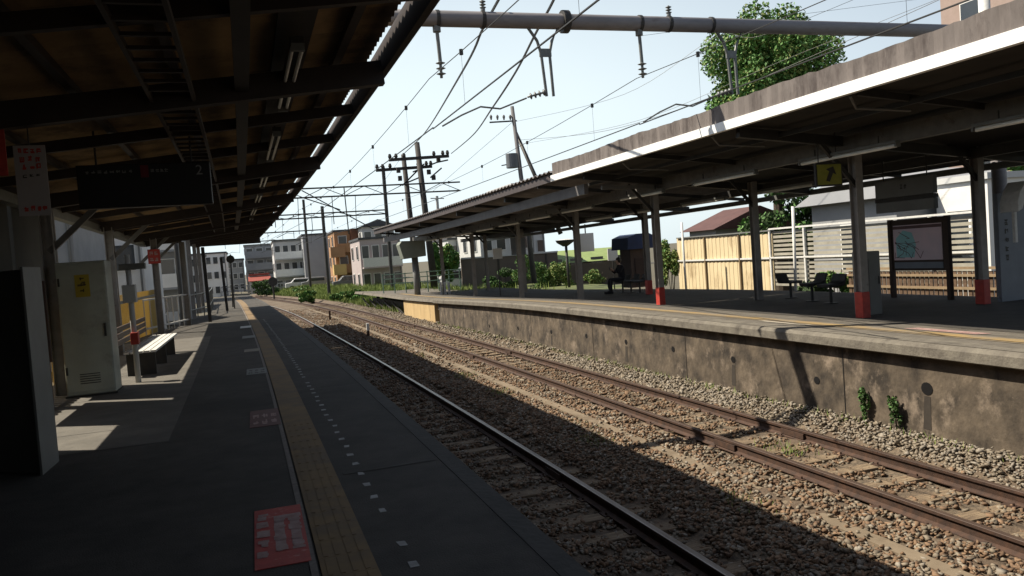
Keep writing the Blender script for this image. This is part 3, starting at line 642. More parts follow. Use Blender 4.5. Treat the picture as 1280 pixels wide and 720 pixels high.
mb = MB(); strokes(mb, lambda u, v, h: (13.4395-h, 14.4-u*1.4, 3.44+v*.34), [(.47, .55), (.55, .55)], .07, .4, rn2); mb.build('lettering', STEELD, e)
for Y in (13.1, 14.3): MB().tube([(13.5, Y, 3.8), (13.5, Y, 4.3)], .012, 6).build('hanger', STEELD, e)
e = empty('equipment_cabinet', (11.42, 12.6, PZ), 'narrow grey cabinet standing behind a red footed column on the far platform', 'cabinet')
B(11.3, 11.62, 12.5, 12.9, PZ, 2.34).build('body', GREYB, e, bevel=.015); B(11.33, 11.59, 12.490, 12.499, PZ+.1, 2.2).build('door', GREYB, e)
B(11.55, 11.57, 12.478, 12.489, 1.7, 1.85).build('handle', STEELD, e)
e = empty('partition_panel', (14.6, 11.6, PZ), 'bluish grey panel wall with faded vertical writing at the edge of the far platform', 'panel')
B(14.34, 16.4, 12.2, 12.3, PZ, 3.30).build('body', BLUEP, e, bevel=.01)
mb = MB(); strokes(mb, lambda u, v, h: (14.42+u*.25, 12.198-h, 1.9+v*.9), [(.5, .1+.2*k) for k in range(5)], .5, .16, rn2); mb.build('lettering', STEELD, e)
e = empty('convex_lamp', (14.6, 12.0, 3.3), 'white plastic cover catching light beside a far platform column', 'lamp cover')
MB().prism([(14.28, 2.9), (14.40, 2.95), (14.52, 3.25), (14.52, 3.5), (14.36, 3.3), (14.28, 3.1)], 'y', 11.7, 12.1).build('cover', WHITEP, e, bevel=.01)
B(14.30, 14.36, 11.8, 11.86, 2.3, 2.9).build('stem', WHITEP, e)
# tub seats facing the other side
def tub_seat(name='tub_chair'):
    e = bpy.data.objects.new(name, None); COL.objects.link(e)
    MB().tube([(0, 0, 0), (0, 0, .4)], .035, 10).build('pedestal', STEELD, e)
    MB().tube([(0, 0, 0), (0, 0, .02)], .16, 14).build('foot', STEELD, e)
    prof = [(-.22, .40), (.20, .38), (.22, .46), (-.10, .46), (-.20, .50), (-.27, .68), (-.31, .67), (-.26, .48)]
    MB().prism(prof, 'y', -.23, .23).build('shell', STEELD, e, bevel=.03)
    return e
ts = tub_seat(); k = 0
for (X, Y, rz_, lab) in [(13.4, 17.6, 0, 'dark pedestal chair on the far platform, next to the rear column'), (12.95, 16.2, math.pi*.95, 'dark pedestal chair in front of the louvre fence, middle one of three'), (12.75, 15.3, math.pi, 'dark pedestal chair on the far platform, the one by the bushes'),
                         (13.25, 27.3, math.pi, 'dark chair under the person on the far platform'), (13.25, 26.6, math.pi, 'empty dark chair right beside the seated person'), (13.25, 25.9, math.pi, 'empty dark chair closest to the red footed columns')]:
    o = ts if k == 0 else copy_tree(ts); k += 1
    o.location = (X, Y, PZ+.005+rdz(Y)); o.rotation_euler.z = rz_ ; tag(o, lab, 'chair', 'pedestal chairs on the far platform')

# seated person, side on, hands up at a phone
def person():
    X, Y, Z = 13.22, 27.3, PZ+rdz(27.3)
    e = empty('person', (X, Y, Z), 'person in dark clothes sitting on the far platform looking down at raised hands', 'person')
    P = {}
    J = [('pelvis', 0, 0, .52, .15), ('waist', .03, 0, .70, .135), ('chest', .0, 0, .92, .15), ('neckb', -.06, 0, 1.05, .07), ('neck', -.09, 0, 1.11, .052), ('head', -.12, 0, 1.20, .088), ('crown', -.10, 0, 1.27, .088)]
    V = []; R = []; E_ = []
    def v(x, y, z, r): V.append((x, y, z)); R.append(r); return len(V)-1
    idx = [v(x, y, z, r) for _, x, y, z, r in J]; E_ += [(a, b) for a, b in zip(idx, idx[1:])]
    for s in (-1, 1):
        h = v(-.03, s*.09, .50, .095); kn = v(-.46, s*.10, .54, .068); sh_ = v(-.50, s*.10, .28, .052); an = v(-.46+.02*s, s*.10, .09, .040); to = v(-.62+.02*s, s*.11, .045, .036)
        E_ += [(idx[0], h), (h, kn), (kn, sh_), (sh_, an), (an, to)]
        a = v(-.02, s*.17, 1.0, .062); el = v(-.16, s*.21, .76, .046); wr = v(-.36, s*.08, .88, .030)
        E_ += [(idx[2], a), (a, el), (el, wr)]
        pm = v(-.40, s*.055, .93, .030); E_.append((wr, pm))
        for q in range(4):
            f1 = v(-.43-.008*q, s*(.045+.0), .945+.018*q-.02, .011); f2 = v(-.455-.004*q, s*.018, .955+.018*q-.02, .009); E_ += [(pm, f1), (f1, f2)]
        t1 = v(-.39, s*.025, .965, .011); E_.append((pm, t1))
    me = bpy.data.meshes.new('body'); me.from_pydata([(x+X, y+Y, z+Z) for x, y, z in V], E_, []); o = bpy.data.objects.new('body', me); COL.objects.link(o)
    o.parent = e; o.matrix_parent_inverse = Matrix.Translation(-e.location)
    sk = o.modifiers.new('skin', 'SKIN'); sk.use_smooth_shade = True
    for i, r in enumerate(R): me.skin_vertices[0].data[i].radius = (r, r)
    me.skin_vertices[0].data[0].use_root = True
    ss = o.modifiers.new('sub', 'SUBSURF'); ss.levels = 2; ss.render_levels = 2
    dg = bpy.context.evaluated_depsgraph_get(); m2 = bpy.data.meshes.new_from_object(o.evaluated_get(dg)); o.modifiers.clear(); o.data = m2
    m2.materials.clear(); m2.materials.append(SKIN); m2.materials.append(CLOTH); m2.materials.append(CLOTHG)
    for p in m2.polygons:
        c = p.center-Vector((X, Y, Z)); hand = c.x < -.345 and c.z > .8 and c.z < 1.03
        p.material_index = 0 if (c.z > 1.07 or hand) else (2 if c.z < .6 and c.x < -.05 else 1)
    hr = MB(); 
    for i in range(9):
        for j in range(12):
            a = math.pi*i/8; b = 2*math.pi*j/12
            x = .112*math.sin(a)*math.cos(b)+.02; y = .104*math.sin(a)*math.sin(b); z = .118*math.cos(a)
            if x < -.05 and z < .03: x = -.05
            hr.v.append((X-.10+x, Y+y, Z+1.245+z))
    hr.f = [(i*12+j, i*12+(j+1) % 12, (i+1)*12+(j+1) % 12, (i+1)*12+j) for i in range(8) for j in range(12)]; hr.m = [0]*len(hr.f)
    hr.build('hair', HAIR, e, smooth=True)
    MB().add([(X-.245, Y-.02, Z+1.20), (X-.245, Y+.02, Z+1.20), (X-.205, Y+.015, Z+1.235), (X-.205, Y-.015, Z+1.235), (X-.2, Y, Z+1.185)], [(0, 1, 2, 3), (0, 3, 4), (1, 4, 2), (0, 4, 1)]).build('nose', SKIN, e)
    for s in (-1, 1):
        MB().box(X-.71+.02*s, X-.43, Y+s*.105-.045, Y+s*.105+.045, Z+.002, Z+.085).build('shoe', CLOTH, e, bevel=.02)
    ph = B(X-.475, X-.463, Y-.04, Y+.04, Z+.90, Z+1.04).build('phone', BLACKP, None, bevel=.004)
    tag(ph, 'small dark phone held in both hands of the seated person', 'phone')
person()

# ------------------------------------------------------------------ things on the near platform
e = empty('tall_cabinet', (-2.45, 13.6, PZ), 'tall grey metal cabinet with a yellow notice on the near platform', 'cabinet')
B(-2.82, -2.14, 13.5, 14.05, PZ+.03, 3.16).build('body', CABG, e, bevel=.015)
B(-2.80, -2.16, 13.488, 13.499, PZ+.08, 3.12).build('door', CABG, e, bevel=.004)
B(-2.23, -2.20, 13.465, 13.487, 2.0, 2.2).build('handle', STEELD, e)
for z in (1.45, 2.8): B(-2.80, -2.775, 13.470, 13.487, z, z+.12).build('hinge', STEELD, e)
mb = MB()
for k in range(5): mb.box(-2.62, -2.34, 13.480, 13.487, 1.30+k*.035, 1.312+k*.035)
mb.build('vent', STEELD, e)
B(-2.84, -2.12, 13.47, 14.07, PZ, PZ+.03).build('plinth', STEELD, e)
B(-2.57, -2.37, 13.479, 13.487, 2.62, 2.96).build('yellow_notice', YELS, e)
mb = MB(); strokes(mb, lambda u, v, h: (-2.57+u*.2, 13.478-h, 2.62+v*.34), [(.3, .55), (.6, .6), (.45, .3), (.5, .82)], .4, .2, rn2); mb.build('lettering', BROWNP, e)
e = empty('pipe_post', (-1.97, 14.6, PZ), 'slim pale post with a box and cables beside the tall cabinet', 'post')
MB().tube([(-1.97, 14.6, PZ), (-1.97, 14.6, 3.25)], .045, 10).build('pole', PALEW, e, smooth=True)
B(-2.08, -1.88, 14.5, 14.7, 2.45, 2.75).build('box', PALEW, e, bevel=.01); B(-2.02, -1.9, 14.5, 14.7, 1.75, 1.95).build('box', REDP, e, bevel=.01)
B(-2.1, -1.7, 14.52, 14.68, 3.0, 3.1).build('bracket', GALV, e)
e = empty('platform_bench', (-1.9, 17.3, PZ), 'long slatted bench with a bright sunlit top behind the tall cabinet', 'bench')
mb = MB()
for k in range(5): mb.box(-2.28+k*.11, -2.19+k*.11, 15.4, 19.6, PZ+.42, PZ+.46)
mb.build('seat', WHITEP, e, bevel=.005)
mb = MB()
for k in range(3): mb.box(-2.42, -2.39, 15.4, 19.6, PZ+.56+k*.12, PZ+.65+k*.12)
mb.build('backrest', BROWNP, e)
for Y in (15.7, 17.5, 19.3): MB().box(-2.28, -1.8, Y-.03, Y+.03, PZ, PZ+.42).build('leg', STEELD, e)
e = empty('kiosk_cabinet', (-2.6, 8.6, PZ), 'dark grey machine cabinet at the left edge of the near platform', 'cabinet')
kb = MB().prism([(-1.99, 8.22), (-1.97, 8.7), (-2.5, 9.5), (-3.25, 9.75), (-3.28, 9.2)], 'z', PZ, 2.98); kb.build('body', DARKG, e, bevel=.01)
MB().prism([(-1.985, 8.17), (-1.965, 8.72), (-1.945, 8.72), (-1.962, 8.16)], 'z', PZ, 3.0).build('side_trim', GREYB, e)
e = empty('notice_board', (-2.75, 12.5, PZ), 'brown notice board on one leg between machine cabinet and tall cabinet', 'notice board')
B(-3.16, -2.78, 12.6, 12.66, 1.75, 2.9).build('board', BROWNP, e, bevel=.01); B(-2.9, -2.82, 12.6, 12.68, PZ, 1.75).build('leg', BROWNP, e)
B(-3.12, -2.82, 12.59, 12.599, 1.95, 2.8).build('sheet', mat('brown_sheet', (.12, .09, .075), (.09, .07, .06)), e)
# hanging banners
e = empty('paper_banner', (-1.77, 8.0, 4.05), 'white hanging paper banner with worn red writing above the machine cabinet', 'banner')
B(-1.905, -1.655, 7.995, 8.005, 3.44, 4.06).build('sheet', mat('paper', (.55, .5, .48), (.48, .44, .42)), e)
mb = MB(); fr = lambda u, v, h: (-1.905+u*.25, 7.994-h, 3.44+v*.62)
strokes(mb, fr, [(.2, .92), (.4, .92), (.6, .92), (.8, .92), (.25, .8), (.5, .82), (.75, .8), (.3, .7), (.55, .7), (.75, .7), (.25, .1), (.45, .1), (.65, .1), (.82, .1)], .18, .09, rn2, .2); mb.build('red_lettering', REDP, e)
mb = MB(); strokes(mb, fr, [(.3, .56), (.5, .57), (.7, .58)], .16, .05, rn2, .2); mb.build('grey_lettering', STEELD, e)
MB().tube([(-1.78, 8, 4.06), (-1.78, 8, 4.4)], .006, 5).build('string', WIRE, e)
e = empty('flag_banner', (-2.0, 7.6, 4.2), 'narrow red banner with pale writing at the extreme left of the canopy', 'banner')
B(-2.12, -1.86, 7.59, 7.60, 3.75, 4.3).build('sheet', REDP, e); mb = MB(); strokes(mb, lambda u, v, h: (-2.12+u*.26, 7.588-h, 3.75+v*.55), [(.6, .15+.2*k) for k in range(4)], .4, .16, rn2); mb.build('lettering', PINKP, e)
# departure sign with the platform number
e = empty('hanging_sign', (-1.25, 10, 4.1), 'long black hanging platform sign bearing a white number 2', 'sign')
p0, p1 = at(95, 207, 10), at(262, 203, 10); p2_, p3_ = at(97, 262, 10), at(265, 255, 10)
zt, zb = (p0.z+p1.z)/2, (p2_.z+p3_.z)/2; x0, x1 = p0.x, p1.x
B(x0, x1, 9.95, 10.1, zb, zt).build('panel', BLACKP, e, bevel=.01)
text_mesh('2', .16, 'number', mat('sign_white', (.6, .6, .6), (.55, .55, .55)), e, Matrix.Translation((x1-.12, 9.945, zt-.1)) @ Matrix.Rotation(math.pi/2, 4, 'X'))
mb = MB(); fr = lambda u, v, h: (x0+u*(x1-x0), 9.946-h, zb+v*(zt-zb))
strokes(mb, fr, [(.08+.045*k, .83) for k in range(8)]+[(.56+.035*k, .83) for k in range(4)], .036, .09, rn2, .2); mb.build('lettering', GREYB, e)
B(x0+.47*(x1-x0), x0+.53*(x1-x0), 9.940, 9.949, zt-.16, zt-.02).build('red_mark', mat('deep_red', (.2, .02, .03), (.15, .015, .02)), e)
for x in (x0+.2, x1-.2): MB().tube([(x, 10.02, zt), (x, 10.02, 4.55)], .012, 6).build('hanger', STEELD, e)
# station wall at the back of the platform beyond the left edge: it keeps the near end in shade
swl = empty('station_wall', (-3.3, 0, PZ), 'dark station building wall at the back of the near platform', 'building')
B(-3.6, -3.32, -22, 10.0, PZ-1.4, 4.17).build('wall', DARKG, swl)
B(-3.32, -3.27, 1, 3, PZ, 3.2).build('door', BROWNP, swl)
for i, (y0, y1, zb, lab) in enumerate([(10.02, 11.4, 3.46, 'high added shade board next to the station building wall'), (11.42, 13.3, 2.4, 'narrow added shade board behind the brown notice board'), (13.5, 15.1, 2.4, 'wide added shade board directly behind the tall grey cabinet')]):
    o = B(-3.38, -3.32, y0, y1, zb, 4.16).build('shade_board', DARKG); tag(o, lab, 'screen', 'added shade boards at the back of the near platform')  # boards added to cut the incoming sun into patches on the floor
# posters and small things on columns
e = empty('red_notice', (-2.72, 26.8, 2.9), 'red poster fixed to a column at the far end of the near platform', 'notice')
a = at(184, 312, 26.8); b = at(201, 329, 26.8); B(a.x, b.x, 26.80, 26.85, b.z, a.z).build('sheet', REDP, e); mb = MB(); strokes(mb, lambda u, v, h: (a.x+u*(b.x-a.x), 26.799-h, b.z+v*(a.z-b.z)), [(.3, .3), (.7, .3), (.3, .7), (.7, .7)], .35, .3, rn2); mb.build('lettering', PINKP, e)
# end-of-platform posts
for i, (px0, py0, px1, py1, Y, lab) in enumerate([(253, 309, 263, 402, 31.6, 'dark square post closest to the end of the near canopy'), (276, 322, 284, 386, 40, 'dark leaning post beyond the canopy end'), (288, 318, 291, 380, 44, 'thin dark signal post in sunlight past the canopy')]):
    a, b = at(px0, py0, Y), at(px1, py1, Y); mb = MB().beam((b.x, Y, PZ), a, .12 if i < 2 else .07, .12); o = mb.build('end_post', STEELD); tag(o, lab, 'post', 'posts at the platform end')
e = empty('round_mirror', tuple(at(286, 325, 40)), 'small round dark signal disc on the platform end post', 'signal')
c = at(288, 324, 42); MB().tube([c-Vector((0, .04, 0)), c+Vector((0, .04, 0))], .2, 18).build('disc', STEELD, e)
MB().tube([c, (c.x, c.y, PZ)], .03, 8).build('pole', STEELD, e)

# ------------------------------------------------------------------ fences and houses left of the near platform
fy = empty('sheet_fence', (-3.5, 15, 0), 'yellowish sheet fence behind the bench of the near platform', 'fence')
fm = MB()
for Y in np.arange(10.7, 34, .1): z = 2.45; fm.box(-3.604+(.02 if int(Y*10) % 2 else 0), -3.60+(.02 if int(Y*10) % 2 else 0), Y, Y+.1, -.3, z)
ym = mat('yellow_sheet', (.60, .47, .17), (.52, .40, .13), .6, scale=2); n_ = ym.node_tree.nodes; l_ = ym.node_tree.links
tr_ = n_.new('ShaderNodeBsdfTranslucent'); tr_.inputs[0].default_value = (.62, .48, .18, 1); ms_ = n_.new('ShaderNodeMixShader'); ms_.inputs[0].default_value = .4
l_.new(n_['Principled BSDF'].outputs[0], ms_.inputs[1]); l_.new(tr_.outputs[0], ms_.inputs[2]); l_.new(ms_.outputs[0], n_['Material Output'].inputs[0])
fm.build('sheets', ym, fy)
MB().box(-3.57, -3.53, 10.7, 34, 2.2, 2.28).build('rail', GALV, fy)
wf = empty('lattice_fence', (-3.2, 28, 0), 'pale lattice fence panel between the end columns of the near platform', 'fence')
mb = MB()
for k in range(9): Y = 27+k*.5; x = -3.3+k*.12; mb.tube([(x, Y, PZ), (x, Y, 2.2)], .02, 6)
mb.beam((-3.3, 27, 2.2), (-2.3, 31, 2.2), .05, .05).beam((-3.3, 27, 1.3), (-2.3, 31, 1.3), .05, .05).build('panel', WHITEP, wf)
wf2 = empty('low_railing', (-1.5, 36, 0), 'low railing along the back of the sunlit platform end', 'railing')
mb = MB()
for k in range(14): Y = 32+k*1.5; x = npl(Y)+curve(Y)+.1; mb.tube([(x, Y, PZ), (x, Y, 2.1)], .025, 6)
for z in (1.5, 2.1): mb.tube([(npl(32+k*1.5)+curve(32+k*1.5)+.1, 32+k*1.5, z) for k in range(14)], .025, 6)
mb.build('rails', GALV, wf2)

def window(mb_f, mb_g, p, u, wv, ww, hh):      # frame and glass in the plane spanned by u (sideways) and z, facing wv
    pass
def house(name, x0, x1, y0, y1, z1, wall, label, cat='building', roof='flat', rm=None, floors=2, nwin=3, group=None, balc=None, z0=-.3, side='x0', winw=.9):
    e = empty(name, ((x0+x1)/2, (y0+y1)/2, z0), label, cat, group)
    B(x0, x1, y0, y1, z0, z1).build('wall', wall, e)
    if roof == 'flat': B(x0-.12, x1+.12, y0-.12, y1+.12, z1+.002, z1+.22).build('roof', rm or GREYB, e)
    elif roof == 'gable':
        h = (x1-x0)*.22
        MB().prism([(x0-.4, z1+.002), (x1+.4, z1+.002), ((x0+x1)/2, z1+h)], 'y', y0-.4, y1+.4).build('roof', rm or SLATE, e)
    elif roof == 'gable_x':
        h = (y1-y0)*.25
        MB().prism([(y0-.5, z1+.002), (y1+.5, z1+.002), ((y0+y1)/2, z1+h)], 'x', x0-.5, x1+.5).build('roof', rm or SLATE, e)
    fh = (z1-z0)/floors
    for f in range(floors):
        for k in range(nwin):
            cx = x0+(x1-x0)*(k+.5)/nwin; zb = z0+f*fh+fh*.32; ww = min(winw, (x1-x0)/nwin*.62)
            wf_ = B(cx-ww/2-.06, cx+ww/2+.06, y0-.07, y0-.002, zb-.06, zb+fh*.45+.06).build('window', WHITEW, e)
            B(cx-ww/2, cx+ww/2, y0-.085, y0-.072, zb, zb+fh*.45).build('pane', GLASS, wf_)
        ny = max(1, int((y1-y0)/3))
        for k in range(ny):
            cy = y0+(y1-y0)*(k+.5)/ny; zb = z0+f*fh+fh*.32
            wf_ = B(x0-.07, x0-.002, cy-.6, cy+.6, zb-.06, zb+fh*.45+.06).build('window', WHITEW, e)
            B(x0-.085, x0-.072, cy-.54, cy+.54, zb, zb+fh*.45).build('pane', GLASS, wf_)
        if nwin > 1 and f == 0:
            B(x1-1.1, x1-.35, y0-.38, y0-.05, zb-.5, zb+.1).build('air_conditioner', PALEW, e)
            MB().tube([(x1-.15, y0-.06, z0), (x1-.15, y0-.06, z1)], .05, 6).build('downpipe', GREYB, e)
        if balc and f > 0:
            zb = z0+f*fh
            bo = B(x0+.1, x1-.1, y0-1.1, y0-.1, zb-.1, zb+.05).build('balcony', wall, e)
            B(x0+.1, x1-.1, y0-1.1, y0-1.02, zb+.052, zb+.95).build('parapet', balc, bo)
    return e
# left neighbours
house('town_house', -14, -6.2, 33, 40, 5.9, MIDW, 'bluish grey house seen past the tall cabinet on the left', roof='gable_x', rm=SLATE, nwin=3)
house('town_house', -8.5, -5.2, 44, 52, 5.3, WHITEW, 'white house seen between the left columns', roof='flat', nwin=2)
house('apartment_block', -9.5, -4.6, 58, 68, 7.2, MIDW, 'grey apartment block with white balconies seen between the end columns', nwin=3, floors=3, balc=WHITEW)
house('town_house', -28, -17, 30, 42, 8, PALEW, 'pale house farther left beyond the yellow fence', roof='gable', nwin=4, floors=3)
e = empty('garden_tree', (-6.2, 22, -.3), 'dark green tree squeezed behind the tall cabinet', 'tree')

# ------------------------------------------------------------------ trees and plants
def leaf_cloud(center, rad, n, size, m, name, parent, rn, lobes=14, gap=.0, flat=1.0):
    """many small leaf faces gathered in uneven clumps through the volume of the crown"""
    rg = np.random.default_rng(rn); C = np.array(center); R_ = np.array(rad)
    d = rg.normal(size=(lobes, 3)); d /= np.linalg.norm(d, axis=1)[:, None]
    lc = C+d*R_*rg.uniform(.30, .92, (lobes, 1)); lr = rg.uniform(.18, .40, lobes)
    which = rg.choice(lobes, n, p=lr**2/np.sum(lr**2)); dd = rg.normal(size=(n, 3)); dd /= np.linalg.norm(dd, axis=1)[:, None]
    rad_ = rg.uniform(.35, 1.0, (n, 1))**.6
    P = lc[which]+dd*rad_*lr[which][:, None]*R_*np.array([1, 1, flat])
    s = size*rg.uniform(.6, 1.3, n)
    a = rg.normal(size=(n, 3)); a /= np.linalg.norm(a, axis=1)[:, None]; b = np.cross(a, rg.normal(size=(n, 3))); b /= np.linalg.norm(b, axis=1)[:, None]
    a = a*s[:, None]; b = b*s[:, None]*.6
    V = np.stack([P-a, P+b, P+a, P-b], 1).reshape(-1, 3); F = np.arange(4*n).reshape(-1, 4)
    me = bpy.data.meshes.new(name); me.vertices.add(len(V)); me.vertices.foreach_set('co', V.ravel()); me.loops.add(F.size); me.loops.foreach_set('vertex_index', F.ravel().astype(np.int32))
    me.polygons.add(len(F)); me.polygons.foreach_set('loop_start', np.arange(0, F.size, 4, dtype=np.int32))
    me.polygons.foreach_set('material_index', (rg.random(n) < .3).astype(np.int32) if isinstance(m, list) else np.zeros(n, np.int32))
    for q in (m if isinstance(m, list) else [m]): me.materials.append(q)
    me.update(calc_edges=True)
    o = bpy.data.objects.new(name, me); COL.objects.link(o); o.parent = parent; o.matrix_parent_inverse = Matrix.Translation(-parent.location); return o, lc
def tree(x, y, z0, zc, rad, n, size, m, label, rn, trunk=.2, lobes=16, cat='tree', name='tree', e=None, group=None):
    if e is None: e = empty(name, (x, y, z0), label, cat, group)
    o, lc = leaf_cloud((x, y, zc), rad, n, size, m, 'crown', e, rn, lobes)
    tb = MB(); top = Vector((x+rad[0]*.05, y, zc+rad[2]*.2))
    tb.tube([(x, y, z0), (x+.05, y, (z0+zc)/2), top], [trunk, trunk*.75, trunk*.35], 10)
    for q in lc[:8]: 
        st_ = Vector((x, y, z0+(zc-z0)*.6)); qq = Vector(q); tb.tube([st_, (st_+qq)/2+Vector((0, 0, .2)), qq], [trunk*.4, trunk*.25, trunk*.08], 6)
    tb.build('trunk', BARK, e); return e
tree(-6.2, 22, -.3, 2.6, (1.2, 1.4, 1.5), 3500, .10, [LEAFD, LEAF], '', 20, .1, e=e)
c = at(968, 105, 34)
tree(c.x-.2, 34, -.15, c.z-.2, (3.7, 3.4, 4.5), 90000, .095, [LEAF, LEAFL], 'tall bright green tree rising behind the far canopy roof', 33, .35, 70)
c = at(1010, 262, 33); tree(c.x, 33, -.15, 3.2, (3.0, 1.8, 2.2), 9000, .12, [LEAFD, LEAF], 'dark bushy tree behind the louvre fence, beside the grey roofed house', 22, .15)
c = at(1272, 232, 26); tree(c.x+.8, 26, -.15, c.z, (2.2, 1.8, 1.6), 6000, .12, [LEAF, LEAFL], 'bright green tree glimpsed above the bluish panel', 23, .15)
c = at(553, 325, 58); tree(c.x, 58, -.15, c.z, (1.1, 1.0, 1.7), 5000, .13, [LEAF, LEAFL], 'small green tree near the green railing at the far platform end', 24, .1)
# shrubs behind the far platform
rs = random.Random(11)
for i, (px, py, Y, r, h, m, lab) in enumerate([
    (628, 350, 52, 2.1, 1.1, [LEAFD, LEAF], 'low dark shrub in front of the taupe fence behind the far platform'),
    (672, 342, 50, 1.7, 1.6, [LEAF, LEAFL], 'yellow green shrub between two columns beside the street lamp'),
    (700, 346, 49, 1.2, 1.5, [LEAFL, LEAF], 'green shrub at the foot of the street lamp'),
    (745, 350, 50, 1.4, 1.0, [LEAFL, LEAF], 'pale thin weeds between street lamp and seated person'),
    (838, 335, 34, .5, 1.5, [LEAFL, LEAF], 'tall climbing green plant beside the cream fence'),
    (1020, 356, 24, .8, .4, [LEAFD, LEAFD], 'dark shrub behind the pedestal chairs'),
    (1045, 350, 22, .6, .6, [LEAF, LEAFL], 'small green bush beside the red footed column with cabinet')]):
    p = at(px, py, Y); e = empty('shrub', (p.x, Y, .3), lab, 'shrub', 'shrubs behind the far platform')
    leaf_cloud((p.x, Y, p.z), (r, 1.0, h), 4500, .065, m, 'foliage', e, 40+i, 10)
    mb = MB()
    for k in range(6): mb.tube([(p.x+rs.uniform(-.1, .1), Y, .0), (p.x+rs.uniform(-r*.6, r*.6), Y+rs.uniform(-.3, .3), p.z+rs.uniform(0, h*.6))], .015, 5)
    mb.build('stem', BARK, e)
# weeds at the wall
for i, (Y, h, lab) in enumerate([(9.15, .55, 'green weed climbing the stained wall, the one nearer the beam shadow'), (8.6, .55, 'green weed climbing the stained wall, the one nearer the big drain hole')]):
    e = empty('wall_weed', (8.13, Y, 0), lab, 'weed', 'weeds on the retaining wall')
    leaf_cloud((8.14+curve(Y), Y, .30), (.05, .11, h/2+.06), 420, .026, [LEAFD, LEAF], 'foliage', e, 60+i, 9)
    MB().tube([(8.13, Y, -.05), (8.12, Y+.03, .5)], .01, 5).build('stem', BARK, e)
# grass along the wall foot and on the bank up the line
def grass(name, n, fn, h0, h1, wdt, m, label, seed):
    rg = np.random.default_rng(seed); P = np.array([fn(rg) for _ in range(n)]); h = rg.uniform(h0, h1, n); a = rg.uniform(0, 6.28, n)
    dx = np.stack([np.cos(a), np.sin(a), 0*a], 1)*wdt; tip = P+np.stack([rg.normal(0, .25, n)*h, rg.normal(0, .25, n)*h, h], 1)
    V = np.stack([P-dx, P+dx, tip], 1).reshape(-1, 3); F = np.arange(3*n).reshape(-1, 3)
    me = bpy.data.meshes.new(name); me.from_pydata(V.tolist(), [], F.tolist()); me.materials.append(m[0]); me.materials.append(m[1])
    me.polygons.foreach_set('material_index', (rg.random(n) < .35).astype(np.int32)); o = bpy.data.objects.new(name, me); COL.objects.link(o)
    tag(o, label, 'grass', kind='stuff')
def bankz(X, Y): o = X-curve(Y); return -.2+min(.65, max(0, (o-8.5))*.16)
bk = MB(); vs = []; fs = []; BY = list(range(40, 112, 2)); BO = [8.5, 9.5, 11, 13, 16, 22]
for Y in BY:
    for o in BO: vs.append((o+curve(Y), Y, bankz(o+curve(Y), Y)+.02))
for j in range(len(BY)-1):
    for i in range(len(BO)-1): fs.append((j*6+i, j*6+i+1, j*6+7+i, j*6+6+i))
struct(bk.add(vs, fs).build('embankment', GRASSG))
def fb(rg):
    Y = rg.uniform(44, 106); o = 8.3+abs(rg.normal(0, 3.6)); X = o+curve(Y); return (X, Y, bankz(X, Y))
grass('bank_grass', 26000, fb, .2, .6, .045, [GRASSM, LEAFL], 'rough yellow green grass on the bank beyond the far platform end', 5)
def fw(rg):
    Y = rg.uniform(5, 34); k = int(Y*1.7) % 3; return (8.17+abs(rg.normal(0, .06))*-1+curve(Y), Y if k else Y+.2, .0)
grass('wall_foot_grass', 900, fw, .04, .14, .008, [GRASSM, LEAFL], 'thin tufts of grass along the foot of the stained wall', 6)
def fwm(rg):
    k = rg.integers(0, 9); Y = [7.5, 12.2, 14, 14.6, 16, 19, 11, 24, 9][k]+rg.normal(0, .25); o = [5.0, 5.0, 8.3, 8.4, 4.9, 5.0, 4.75, 5, 6.7][k]+rg.normal(0, .12); return (o+curve(Y), Y, -.12)
grass('track_weeds', 900, fwm, .04, .10, .007, [GRASSM, LEAFL], 'small patches of dry weeds growing in the ballast', 8)

# ------------------------------------------------------------------ behind the far platform
e = empty('sheet_fence', (19, 30, .4), 'cream corrugated sheet fence in full sun behind the far platform', 'fence')
mb = MB()
for Y in np.arange(25.9, 33, .15): k = int(Y/.15) % 2; mb.box(19+.012*k, 19.05+.012*k, Y, Y+.15, -.1, 2.86+(Y-26)*.02)
mb.build('sheets', CREAM, e)
B(18.94, 18.99, 25.9, 33, 1.88, 1.95).build('rail', WHITEP, e)
for Y in (28, 30.6): B(18.93, 18.985, Y, Y+.08, 0, 2.9).build('post', mat('tan_post', (.3, .22, .12), (.25, .18, .1)), e)
B(18.93, 19.12, 25.9, 33, 2.95, 3.0).build('coping', GREYB, e)
e = empty('louvre_fence', (19, 20, .4), 'pale horizontal louvre fence with white posts behind the far platform', 'fence')
mb = MB()
for k in range(13): mb.beam((19.05, 16.6, .9+k*.165), (19.05, 26.0, .9+k*.165), .02, .10)
mb.build('louvres', LOUV, e)
for Y in (16.7, 18.4, 21.2, 24.0, 26.0): MB().box(18.94, 19.02, Y-.04, Y+.04, .2, 3.04).build('post', WHITEP, e)
for z in (1.9, 3.0): MB().box(18.93, 18.985, 16.7, 26, z, z+.06).build('rail', WHITEP, e)
e = empty('slat_fence', (18.2, 17, .3), 'low brown wooden slat fence seen under the map board', 'fence')
mb = MB()
for Y in np.arange(13, 21, .16): mb.box(18.2, 18.23, Y, Y+.12, .2, 1.45)
mb.build('slats', WOODF, e)
for z in (.95, 1.3, 1.5): B(18.15, 18.19, 13, 21, z, z+.07).build('rail', mat('pale_wood', (.45, .33, .2), (.35, .25, .15)), e)
B(17.9, 18.14, 14, 21, .0, .42).build('kerb', WHITEP, e)
